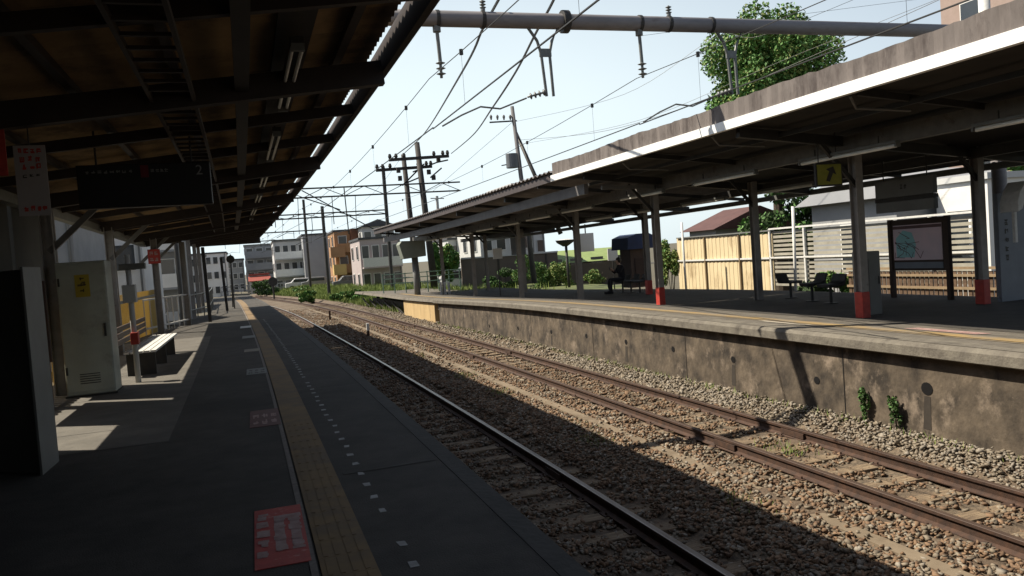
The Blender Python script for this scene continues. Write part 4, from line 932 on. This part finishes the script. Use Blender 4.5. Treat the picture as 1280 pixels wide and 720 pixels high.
# white wall, houses
house('town_house', 24.5, 28, 21.2, 23.4, 4.2, WHITEW, 'white walled building in full sun seen beside the wide column', nwin=2, floors=1, roof='flat', rm=PALEW)
house('town_house', 23, 30, 23.8, 28.5, 3.9, MIDW, 'house with pale grey eaves behind the louvre fence', roof='gable_x', rm=GREYW, nwin=2, floors=1)
house('town_house', 23, 28, 36, 38.6, 3.3, MIDW, 'low house with a dark maroon roof behind the cream fence', roof='gable', rm=REDROOF, nwin=2, floors=1)
# slim white poles
for i, (px, pt, pb, Y, X) in enumerate([(991, 258, 345, 22, None), (852, 278, 300, 30, None), (1213, 270, 352, 17.5, None)]):
    a, b = at(px, pt, Y), at(px+2, pb, Y); o = MB().tube([(b.x, Y, .0), a], .05, 8).build('slim_pole', WHITEP, smooth=True)
    tag(o, ['white pole rising over the louvre fence beside the dark tree', 'white pole at the end of the cream fence', 'thin white pole in front of the white building'][i], 'pole', 'white poles')
# booth with the blue awning
e = empty('booth', (13.9, 33, PZ), 'brown booth with a blue rounded awning behind the seated person', 'booth')
a, b = at(785, 300, 31), at(810, 360, 31); pz = PZ+rdz(31)
B(a.x+.05, a.x+.98, 31, 32.0, pz, at(785, 312, 31).z).build('body', mat('booth_brown', (.10, .065, .06), (.07, .05, .045), .7), e, bevel=.02)
zt = at(785, 293, 31).z; z0_ = at(785, 312, 31).z
MB().prism([(a.x-.25, z0_), (a.x+1.15, z0_), (a.x+1.1, zt-.15), (a.x+.8, zt), (a.x+.2, zt), (a.x-.2, zt-.15)], 'y', 30.6, 32.2).build('awning', BLUEC, e)
B(a.x+.25, a.x+.8, 30.97, 30.999, pz+.1, z0_-.4).build('door', mat('booth_door', (.07, .045, .045), (.055, .038, .035)), e)
# lamp post with wide head
a, b = at(706, 300, 46), at(712, 362, 46); e = empty('street_lamp', (b.x, 46, .2), 'dark street lamp with a wide flat round head seen between two columns', 'street lamp')
MB().tube([(b.x, 46, -.2), (a.x+.05, 46, a.z-.25)], .09, 8).build('pole', STEELD, e, smooth=True)
MB().tube([(a.x, 46, a.z-.4), (a.x, 46, a.z-.16), (a.x, 46, a.z)], [.14, .52, .6], 14).build('shade', STEELD, e); MB().tube([(a.x, 46, a.z+.002), (a.x, 46, a.z+.06)], [.5, .25], 14).build('glass', WHITEP, e)
# green roofed greenhouse, distant sheds
def slab(name, px0, px1, pyt, pyb, Y, dep, m, label, cat, extra=None):
    a, b = at(px0, pyt, Y), at(px1, pyb, Y); e = empty(name, ((a.x+b.x)/2, Y, -.2), label, cat)
    B(a.x, b.x, Y, Y+dep, -.25, a.z).build('wall', m, e)
    if extra: extra(e, a, b, Y)
    return e
def gr(e, a, b, Y):
    MB().prism([(Y-.5, a.z), (Y+6, a.z), (Y+3, a.z+1.3)], 'x', a.x-.3, b.x+.3).build('roof', GREENC, e)
    for k in range(5):
        x = a.x+(b.x-a.x)*(k+.5)/5; B(x-.7, x+.7, Y-.05, Y-.002, .9, 1.9).build('window', GLASS, e)
slab('green_shed', 655, 786, 333, 360, 76, 6, mat('shed_wall', (.16, .13, .10), (.12, .10, .075)), 'long shed with a bright pale green roof beyond the shrubs', 'shed', gr)
def bf(e, a, b, Y):
    for k in range(4):
        x = a.x+(b.x-a.x)*(k+.5)/4; B(x-.05, x+.05, Y-.08, Y-.002, -.2, a.z).build('post', STEELD, e)
    B(a.x, b.x, Y-.1, Y-.002, a.z-.02, a.z+.1).build('coping', PALEW, e)
slab('brown_fence', 576, 700, 324, 362, 58, .15, mat('taupe_sheet', (.21, .175, .145), (.16, .13, .11), .8, scale=.6), 'tall taupe sheet fence behind the far columns', 'fence', bf)
slab('brown_fence', 640, 790, 337, 362, 57, .12, mat('brown_sheet2', (.15, .125, .09), (.10, .085, .06), .8, scale=.8), 'lower weathered fence behind shrubs and seated person', 'fence')
for i, (px, py, s, lab) in enumerate([(622, 317, .5, 'small white square sign on the taupe fence'), (648, 308, .8, 'pale bluish sign box hanging by the second far column'), (733, 303, .9, 'white notice sheet hanging beside the bright gap'), (766, 318, .6, 'small white sign left of the blue awning')]):
    Y = 36; p = at(px, py, Y); e = empty('white_sign', tuple(p), lab, 'sign', 'small pale signs')
    B(p.x-s*.45, p.x+s*.45, Y, Y+.04, p.z-s*.5, p.z+s*.5).build('panel', WHITEW if i != 1 else BLUEP, e)
    MB().tube([(p.x, Y+.05, p.z-s*.5), (p.x, Y+.05, .2)] if i != 2 else [(p.x, Y+.05, p.z), (p.x, Y+.05, p.z+.9)], .03, 6).build('support', STEELD, e)

# pole-mounted speaker box hung near the end of the far platform, green railing, bollards
e = empty('end_shelter', (9.5, 45, .8), 'pale green grey lamp housing on a thick post at the end of the far canopy', 'housing')
a, b = at(497, 303, 44), at(531, 320, 44)
MB().prism([(a.x, a.z-.15), (a.x+.2, b.z-.1), (b.x, b.z), (b.x, a.z), (a.x+.15, a.z+.05)], 'y', 43.6, 44.6).build('box', mat('mint_grey', (.36, .40, .34), (.3, .34, .29), .6), e, bevel=.03)
c = at(522, 362, 44); MB().tube([(c.x, 44.1, .3), (c.x, 44.1, b.z)], .18, 10).build('post', GREYB, e, smooth=True)
e = empty('green_railing', (9, 50, .8), 'pale green pipe railing at the end of the far platform', 'railing')
mb = MB(); L1 = [at(px, py, 49) for px, py in ((478, 344), (575, 350))]
for k in range(8):
    t = k/7; x = L1[0].x+(L1[1].x-L1[0].x)*t; mb.tube([(x, 49, .3), (x, 49, L1[0].z+.05)], .035, 6)
for dz in (0, -.28, -.58): mb.tube([(L1[0].x, 49, L1[0].z+dz), (L1[1].x, 49, L1[0].z+dz)], .03, 6)
mb.build('rails', GREENR, e)
for i, px in enumerate((551, 556, 561)):
    a = at(px, 356, 43); o = MB().tube([(a.x, 43, .7), (a.x, 43, a.z+.15)], .06, 8).build('bollard', PALEW); tag(o, 'pale post at the end of the green railing, %s of three' % ordn[i], 'bollard', 'pale end posts')
e = empty('white_van', (at(572, 350, 62).x, 62, -.2), 'white and blue van parked behind the end of the far platform', 'van')
a = at(555, 343, 62); x0 = a.x; z1 = 2.0
MB().prism([(x0, .2), (x0+2.6, .2), (x0+2.6, z1), (x0+.5, z1), (x0+.05, 1.1)], 'y', 62, 63.8).build('body', CARW, e, bevel=.06)
B(x0+.6, x0+2.4, 61.97, 61.999, 1.15, 1.75).build('window', GLASS, e)
for x in (x0+.5, x0+2.1):
    wh = MB().tube([(x, 61.95, .12), (x, 62.15, .12)], .32, 16).build('wheel', TYRE, e); MB().tube([(x, 61.94, .12), (x, 61.949, .12)], .17, 12).build('rim', GALV, wh)

# ------------------------------------------------------------------ town up the line
def bx(px0, px1, pyt, Y): a = at(px0, pyt, Y); b = at(px1, pyt, Y); return a.x, b.x, a.z
x0, x1, z = bx(305, 342, 308, 128); house('apartment_block', x0, x1, 128, 138, z, MIDW, 'grey flats behind the red awning at the end of the tracks', floors=4, nwin=3, balc=MIDW)
x0, x1, z = bx(341, 378, 303, 112); house('office_block', x0, x1+.3, 112, 122, z, PALEW, 'white office block with bright balcony bands beside the big grey wall', floors=3, nwin=4, balc=WHITE2)
x0, x1, z = bx(374, 424, 295, 108); house('warehouse', x0+.4, x1, 108, 120, z, GREYW, 'big plain grey warehouse wall left of the orange flats', floors=1, nwin=0, roof='flat', rm=SLATE)
x0, x1, z = bx(417, 437, 290, 96); e = house('orange_flats', x0, x1, 96, 104, z, ORANGE, 'orange and yellow flats with balconies beside the grey warehouse', floors=3, nwin=1, balc=ORANGE, rm=SLATE)
for (pa, pb, pt, pq, m_, nm) in ((413, 432, 309, 321, ORANGE, 'balcony'), (417, 434, 331, 343, YELB, 'yellow_balcony')):
    q0, q1 = at(pa, pt, 94.6), at(pb, pq, 94.6); B(q0.x, q1.x, 94.6, 95.9, q1.z, q0.z).build(nm, m_, e)
xb, xc, zz = bx(437, 456, 286, 96); B(xb+.01, xc, 95.6, 104, -.3, zz).build('side_wall', BRICK, e)
x0, x1, z = bx(449, 500, 300, 80); e = house('pink_house', x0, x1, 80, 88, z, PINKW, 'pinkish house with a dark roof and railing balcony right of the orange flats', floors=2, nwin=4, balc=WHITEP, rm=SLATE)
x0, x1, z = bx(452, 492, 284, 92); house('town_house', x0, x1, 92, 98, z, PALEW, 'pale house with a shallow dark roof above the pinkish house', floors=3, nwin=3, roof='gable', rm=SLATE)
x0, x1, z = bx(560, 640, 300, 74); house('town_house', x0, x1, 74, 82, z, PALEW, 'pale house hidden behind the far columns', floors=2, nwin=4, roof='flat', rm=SLATE)
x0, x1, z = bx(596, 664, 248, 66); house('roof_house', x0, x1, 66, 76, z, PALEW, 'pale building whose top shows above the corrugated roof', floors=3, nwin=4, roof='flat', rm=SLATE)
x0, x1, z = bx(640, 676, 232, 72); house('roof_house', x0, x1, 72, 80, z, WHITEW, 'white building top beside the transformer pole', floors=4, nwin=3, roof='flat', rm=PALEW)
a = at(1176, 18, 31); b = at(1300, 25, 31); house('tower_block', a.x, b.x+3, 24, 31, a.z+.9, mat('salmon_render', (.50, .38, .33), (.45, .34, .29), .8), 'salmon coloured block rising over the far canopy in the top corner', floors=4, nwin=3, roof='flat', rm=PALEW)
a = at(1230, 0, 16); o = MB().tube([(a.x, 16, 4.1), (a.x, 16, a.z+1)], .14, 12).build('vent_pipe', WHITEP, smooth=True); tag(o, 'short white vent pipe standing on the far canopy roof', 'pipe')
a = at(700, 206, 20); 
for i, (pa, pb, pt, Y, m, lab) in enumerate([(150, 200, 318, 75, MIDW, 'grey block far left of the line, behind the white house'), (205, 252, 322, 100, PALEW, 'pale block far up the line behind the signal disc'), (255, 282, 318, 118, WHITEW, 'white block behind the dark leaning post'), (281, 304, 326, 140, MIDW, 'low grey block left of the grey flats')]):
    x0, x1, z = bx(pa, pb, pt, Y); house('town_block', x0, x1, Y, Y+9, z, m, lab, floors=3, nwin=3, roof='flat', rm=SLATE)
# shop with red awning and roadside bits
x0, x1, z = bx(312, 336, 345, 112); e = house('shop', x0, x1, 112, 118, z, PALEW, 'low shop with a red awning at the level crossing', floors=1, nwin=2, roof='flat', rm=REDC)
MB().prism([(110.4, z-.7), (112, z-.1), (112, z-.2), (110.4, z-.8)], 'x', x0-.2, x1+.2).build('awning', REDC, e)
for i, (px, Y, m, lab) in enumerate([(378, 104, CARW, 'white car parked below the grey warehouse'), (398, 103, mat('car_silver', (.4, .42, .44), (.38, .4, .42), .3), 'silver car parked below the grey warehouse'), (440, 90, mat('car_grey', (.2, .21, .22), (.18, .19, .2), .3), 'grey car parked under the orange flats')]):
    p = at(px, 362, Y); x, y = p.x, Y; e = empty('parked_car', (x, y, .3), lab, 'car', 'cars parked beside the bank')
    zc = .35
    MB().prism([(x-2, zc+.25), (x+2, zc+.25), (x+2, zc+.75), (x+1.4, zc+.85), (x+.9, zc+1.35), (x-.8, zc+1.4), (x-1.3, zc+.9), (x-2, zc+.8)], 'y', y, y+1.6).build('body', m, e, bevel=.06)
    B(x-1.0, x+.85, y-.02, y-.001, zc+.9, zc+1.25).build('window', GLASS, e)
    for wx in (-1.25, 1.25):
        wh = MB().tube([(x+wx, y-.03, zc+.2), (x+wx, y+.2, zc+.2)], .3, 14).build('wheel', TYRE, e); MB().tube([(x+wx, y-.04, zc+.2), (x+wx, y-.031, zc+.2)], .16, 12).build('rim', GALV, wh)
for i, (px, Y, r, h, m, lab) in enumerate([(330, 100, 1.6, 1.0, [LEAFD, LEAF], 'dark green hedge bush below the red awning'), (378, 92, 1.0, .6, [LEAF, LEAFL], 'small bush on the bank by the white car'), (385, 70, .8, .7, [LEAF, LEAFL], 'green bush on the bank beside the dark catenary post'), (440, 62, 1.3, .6, [LEAF, LEAFL], 'tall weeds bush on the bank near the platform end')]):
    p = at(px, 362, Y); e = empty('bank_bush', (p.x, Y, .2), lab, 'bush', 'bushes on the bank'); leaf_cloud((p.x, Y, .15+h*.6), (r*1.25, .8, h), 2200, .11, m, 'foliage', e, 80+i, 14)
    MB().tube([(p.x, Y, -.1), (p.x, Y, h)], .04, 6).build('stem', BARK, e)
# level-crossing signal
p = at(341, 352, 86); e = empty('crossing_signal', (p.x, 86, 0), 'dark round backed signal beside the track at the crossing', 'signal')
MB().tube([(p.x, 86, -.2), (p.x, 86, p.z)], .09, 8).build('pole', STEELD, e); MB().tube([(p.x, 85.9, p.z), (p.x, 86.05, p.z)], .48, 18).build('disc', STEELD, e)
# roadside fence beyond the bank
e = empty('roadside_fence', (6, 100, .3), 'grey roadside fence along the top of the bank', 'fence'); mb = MB()
for k in range(30):
    x = -4+k*.8; mb.box(x, x+.06, 106, 106.06, .2, 1.3)
mb.box(-4, 20, 106, 106.05, 1.2, 1.3).box(-4, 20, 106, 106.05, .7, .78).build('panel', GREYW, e)
# white fence panels beside the track end
struct(MB().add([(-30, 107, -.12), (60, 107, -.12), (60, 113, -.12), (-30, 113, -.12)], [(0, 1, 2, 3)]).build('road', mat('road_asphalt', (.06, .06, .06), (.045, .045, .045), .9)))

# ------------------------------------------------------------------ overhead line: portal over the platforms
def insulator(mb, p, d, n=2, r=.07, gap=.07):
    p = Vector(p); d = Vector(d).normalized(); mb.tube([p, p+d*gap*n], r*.3, 8)
    for k in range(n): q = p+d*gap*k; mb.tube([q, q+d*.02, q+d*.04], [r*.4, r, r*.35], 10)
e = empty('catenary_portal', (-3.6, 13.2, 0), 'grey pipe portal spanning both tracks between the two canopies', 'catenary portal')
YP = 13.2
MB().tube([(-3.9, YP, 6.86), (15.6, YP, 6.82)], .135, 20).build('beam', BEAMM, e, smooth=True)
cl_ = MB()
MB().tube([(5.56, YP, 6.84), (5.68, YP, 6.84)], .20, 16).build('joint_flange', STEELD, e)
for x in (4.1, 7.7, 3.3, 7.1, 8.6): MB().tube([(x-.03, YP, 6.84), (x+.03, YP, 6.84)], .15, 14).build('clamp', STEELD, e)
for x, lab in ((-3.9, 'post'), (15.6, 'post')): MB().tube([(x, YP, -.35), (x, YP, 7.2)], .15, 14).build('post', BEAMM, e, smooth=True)
for x in (3.28, 7.08):
    h = MB().tube([(x, YP, 6.72), (x+.02, YP, 6.1)], .032, 8).tube([(x, YP, 6.72), (x, YP, 6.62)], .07, 8); hh_ = h.build('hanger', GALV, e)
    i_ = MB(); insulator(i_, (x+.02, YP, 6.12), (0, 0, -1), 3, .085, .09); i_.build('insulator', PORC, hh_, smooth=True)
def vb(x):
    mb = MB()
    mb.tube([(x-.28, YP, 6.72), (x-.13, YP, 6.5), (x-.07, YP, 6.28), (x-.02, YP, 5.53)], .028, 8)
    mb.tube([(x+.28, YP, 6.72), (x+.15, YP, 6.5), (x+.09, YP, 6.28), (x+.11, YP, 5.53)], .028, 8)
    mb.box(x-.1, x+.12, YP-.02, YP+.02, 6.22, 6.36)
    b_ = mb.build('drop_bracket', GALV, e)
    i_ = MB(); insulator(i_, (x-.05, YP, 5.60), (-1, 0, -.25), 4, .06, .085); i_.build('insulator', PORC, b_, smooth=True)
    a_ = MB().tube([(x-.40, YP, 5.50), (x-.9, YP, 5.32), (x-1.25, YP, 5.36), (x-1.6, YP, 5.22), (x-1.95, YP, 5.04)], .016, 6); a_.build('steady_arm', GALV, b_)
vb(5.2); vb(9.0)
for x in (4.12, 7.72):
    u_ = MB().tube([(x, YP, 6.95), (x, YP, 7.05)], .04, 8); insulator(u_, (x, YP, 7.03), (0, 0, 1), 3, .06, .05); u_.build('insulator', PORC, e, smooth=True)
# track wires
def sagline(p, q, sag, n=14): 
    p, q = Vector(p), Vector(q); return [p.lerp(q, i/n)-Vector((0, 0, 4*sag*(i/n)*(1-i/n))) for i in range(n+1)]
for ti, (o, nm) in enumerate(((3.20, 'near'), (7.08, 'far'))):
    e = empty('contact_line', (o, 0, 5), 'contact wire and carrier wire above the %s track' % nm, 'overhead wire', 'contact lines')
    S = [(-16, 5.84), (13.2, 5.84), (40, 5.7), (75, 5.6)]; ct_ = MB(); me_ = MB(); dr = MB()
    for (ya_, za), (yb_, zb_) in zip(S, S[1:]):
        a = (o+curve(ya_) if ya_ > 0 else o, ya_, za); b = (o+curve(yb_)*1., yb_, zb_)
        L_ = sagline(a, b, .35); me_.tube(L_, .007, 5)
        cp = sagline((a[0], ya_, 5.02), (b[0], yb_, 5.0), .02, 14); ct_.tube(cp, .011, 5)
        for k in range(1, 14, 2):
            MB().tube([L_[k]+Vector((0, 0, .03)), L_[k]-Vector((0, 0, .05)), L_[k]-Vector((0, 0, .055)), cp[k]], [.03, .03, .0022, .0022], 6).build('dropper', WIRE, e)
    me_.build('carrier_wire', WIRE, e); ct_.build('contact_wire', WIRE, e)
def wire(name, pts, r, label, n=8):
    P = [at(*p) for p in pts]; out = []
    for i in range(len(P)-1):
        p0 = P[max(i-1, 0)]; p1 = P[i]; p2 = P[i+1]; p3 = P[min(i+2, len(P)-1)]
        for k in range(n):
            t = k/n; out.append(.5*((2*p1)+(-p0+p2)*t+(2*p0-5*p1+4*p2-p3)*t*t+(-p0+3*p1-3*p2+p3)*t**3))
    out.append(P[-1]); o = MB().tube(out, r, 6).build(name, WIRE); tag(o, label, 'wire'); return o
wire('feeder_cable', [(650, -50, 11), (623, 0, 13.2), (603, 37, 15.5), (577, 91, 20), (531, 166, 42), (506, 191, 57)], .028, 'thick black feeder cable running to the near pole of the double pole')
wire('feeder_cable', [(712, -50, 11), (692, 0, 13.2), (670, 41, 15.5), (644, 91, 19.5), (616, 134, 25), (591, 169, 40), (564, 192, 57)], .028, 'thick black feeder cable ending at the crossarm of the double pole')
wire('utility_wire', [(1200, -12, 20), (1050, 55, 24), (900, 118, 29), (760, 163, 36), (650, 175, 45)], .010, 'thin wire sagging from the top corner to the transformer pole')
wire('utility_wire', [(1190, -8, 22), (980, 75, 28), (800, 150, 35), (653, 180, 45)], .008, 'second thin wire below the tree to the transformer pole')
wire('utility_wire', [(1090, -10, 24), (950, 45, 27), (894, 47, 30), (780, 118, 34), (640, 153, 45)], .008, 'thin wire crossing in front of the tree top')
wire('utility_wire', [(1180, -5, 40), (1000, 18, 41), (800, 45, 42)], .01, 'faint high wire above the tree')
wire('utility_wire', [(506, 191, 57), (470, 238, 68), (440, 262, 80)], .010, 'wire continuing past the double pole')
wire('utility_wire', [(640, 153, 45), (580, 205, 50), (540, 240, 55)], .01, 'faint wire left of the transformer pole')

# the double pole with crossarms
e = empty('double_pole', (12.5, 57, -.2), 'dark twin wooden power pole with two crossarms rising behind the far canopy', 'utility pole')
def pline(m_, p, q, r, seg=8): return m_.tube([p, q], r, seg)
A0, A1 = at(521, 178, 57), at(536, 300, 57); d_ = (A1-A0)*1.6
C0, C1 = at(504, 193, 58), at(516, 300, 58); d2 = (C1-C0)*1.9
MB().tube([A0+d_, A0], [.28, .19], 12).build('pole', mat('dark_pole', (.07, .065, .062), (.05, .045, .043), .8, scale=4), e, smooth=True)
MB().tube([C0+d2, C0], [.26, .17], 12).build('pole', MATS['dark_pole'], e, smooth=True)
for (p, q, YY) in (((486, 200), (561, 195), 56.7), ((470, 213), (540, 208), 57.7)):
    a, b = at(*p, YY), at(*q, YY); m_ = MB().beam(a, b, .18, .21); ca = m_.build('crossarm', MATS['dark_pole'], e)
    ins = MB()
    for t in (.02, .12, .25, .75, .9, .98): q_ = a.lerp(b, t); ins.tube([q_+Vector((0, 0, .09)), q_+Vector((0, 0, .22)), q_+Vector((0, 0, .42))], [.08, .14, .08], 8)
    ins.build('insulator', MATS['dark_pole'], ca)
mm = MB()
for p, q in (((516, 215), (546, 203)), ((546, 203), (560, 200)), ((503, 232), (530, 205)), ((500, 232), (524, 222)), ((538, 222), (552, 210))):
    mm.beam(at(*p, 57.2), at(*q, 57.2), .1, .1)
for px, py in ((500, 223), (536, 215), (542, 222), (498, 213), (548, 200)): q = at(px, py, 57.1); mm.box(q.x-.13, q.x+.13, q.y-.13, q.y+.13, q.z-.17, q.z+.17)
mm.build('fittings', MATS['dark_pole'], e)
# transformer pole
e = empty('transformer_pole', (13, 45, -.2), 'utility pole with a grey transformer can and a dark stay pole', 'utility pole')
A0, A1 = at(640, 133, 45), at(655, 250, 45); MB().tube([A0+(A1-A0)*1.9, A0], [.17, .11], 12).build('pole', mat('pole_concrete', (.22, .22, .23), (.17, .17, .18), .8), e, smooth=True)
a = at(642, 201, 44.9); MB().tube([a-Vector((0.1, 0, .42)), a+Vector((-.1, 0, .42))], .36, 16).build('transformer', mat('can_grey', (.20, .22, .25), (.16, .18, .2), .5), e, bevel=.02)
MB().beam(at(612, 153, 45), at(646, 151, 45), .08, .08).build('crossarm', STEELD, e); ii = MB()
for px in (614, 622, 630, 638): q = at(px, 150, 45); ii.tube([q, q+Vector((0, 0, .2)), q+Vector((0, 0, .3))], [.04, .09, .04], 8)
ii.build('insulator', PORC, e); MB().beam(at(627, 207, 45), at(642, 204, 45), .06, .06).build('bracket', STEELD, e)
a, b = at(645, 166, 45.3), at(676, 236, 44.6); MB().tube([a+(b-a)*1.8, a], [.14, .1], 10).build('stay_pole', STEELD, e, smooth=True)
a = at(546, 245, 62); b = at(550, 300, 62); e = empty('distant_pole', (a.x, 62, 0), 'faint distant utility pole behind the corrugated roof', 'utility pole'); MB().tube([b, a], .12, 8).build('pole', PALEW, e); MB().beam(at(538, 248, 62), at(555, 248, 62), .08, .08).build('crossarm', PALEW, e)

# portals farther up the line
def portal(Y, pl, pr, zs, label, post_l=True, diag=True, pr_top=None):
    e = empty('catenary_portal', (pr, Y, 0), label, 'catenary portal', 'catenary portals up the line')
    for z in zs: MB().tube([(pl, Y, z), (pr, Y, z)], .055, 8).build('beam', STEELD, e)
    if len(zs) > 1 and diag:
        mb = MB(); n_ = int((pr-pl)/1.3)
        for k in range(n_):
            a = pl+(pr-pl)*k/n_; b = pl+(pr-pl)*(k+1)/n_; mb.tube([(a, Y, zs[0] if k % 2 else zs[1]), (b, Y, zs[1] if k % 2 else zs[0])], .028, 6)
        mb.build('lattice', STEELD, e)
    if pr_top: MB().tube([(pr, Y, -.3), (pr-.0, Y, pr_top)], .15, 12).build('post', STEELD, e)
    MB().tube([(pl, Y, -.3), (pl, Y, zs[0]+.3)], .13, 12).build('post', STEELD, e)
    mb = MB()
    for o in (3.2, 7.08): x = o+curve(Y); mb.tube([(x, Y, zs[-1]), (x, Y, 5.75)], .03, 6); mb.tube([(x+1.6, Y, zs[-1]), (x+1.5, Y, 5.2), (x+.7, Y, 5.35), (x, Y, 5.05)], .025, 6)
    mb.build('hanger', STEELD, e); return e
portal(56, -4.6, at(575, 230, 56).x, [at(470, 232, 56).z, at(470, 243, 56).z], 'dark lattice portal joined to the double pole')
portal(66, -5.2, at(483, 262, 66).x, [at(430, 265, 66).z, at(430, 270, 66).z], 'second dark portal whose post stands left of the double pole', pr_top=at(480, 208, 66).z)
portal(76, -6.0, at(406, 300, 76).x, [at(370, 289, 76).z], 'third portal with the post standing alone on the grassy bank', pr_top=at(398, 258, 76).z)
portal(96, -9.5, at(385, 320, 96).x, [at(350, 300, 96).z], 'farthest portal before the level crossing', pr_top=at(368, 250, 96).z)
for i, (p, q, YY) in enumerate([((377, 238), (470, 288), 60), ((430, 235), (436, 292), 60), ((375, 246), (425, 262), 60)]):
    o = MB().tube([at(*p, 57), at(*q, YY)], .04, 6).build('brace_wire', STEELD); tag(o, ['long stay running down from the lattice portal', 'dark vertical strut above the orange flats', 'short stay behind the lattice portal'][i], 'stay')
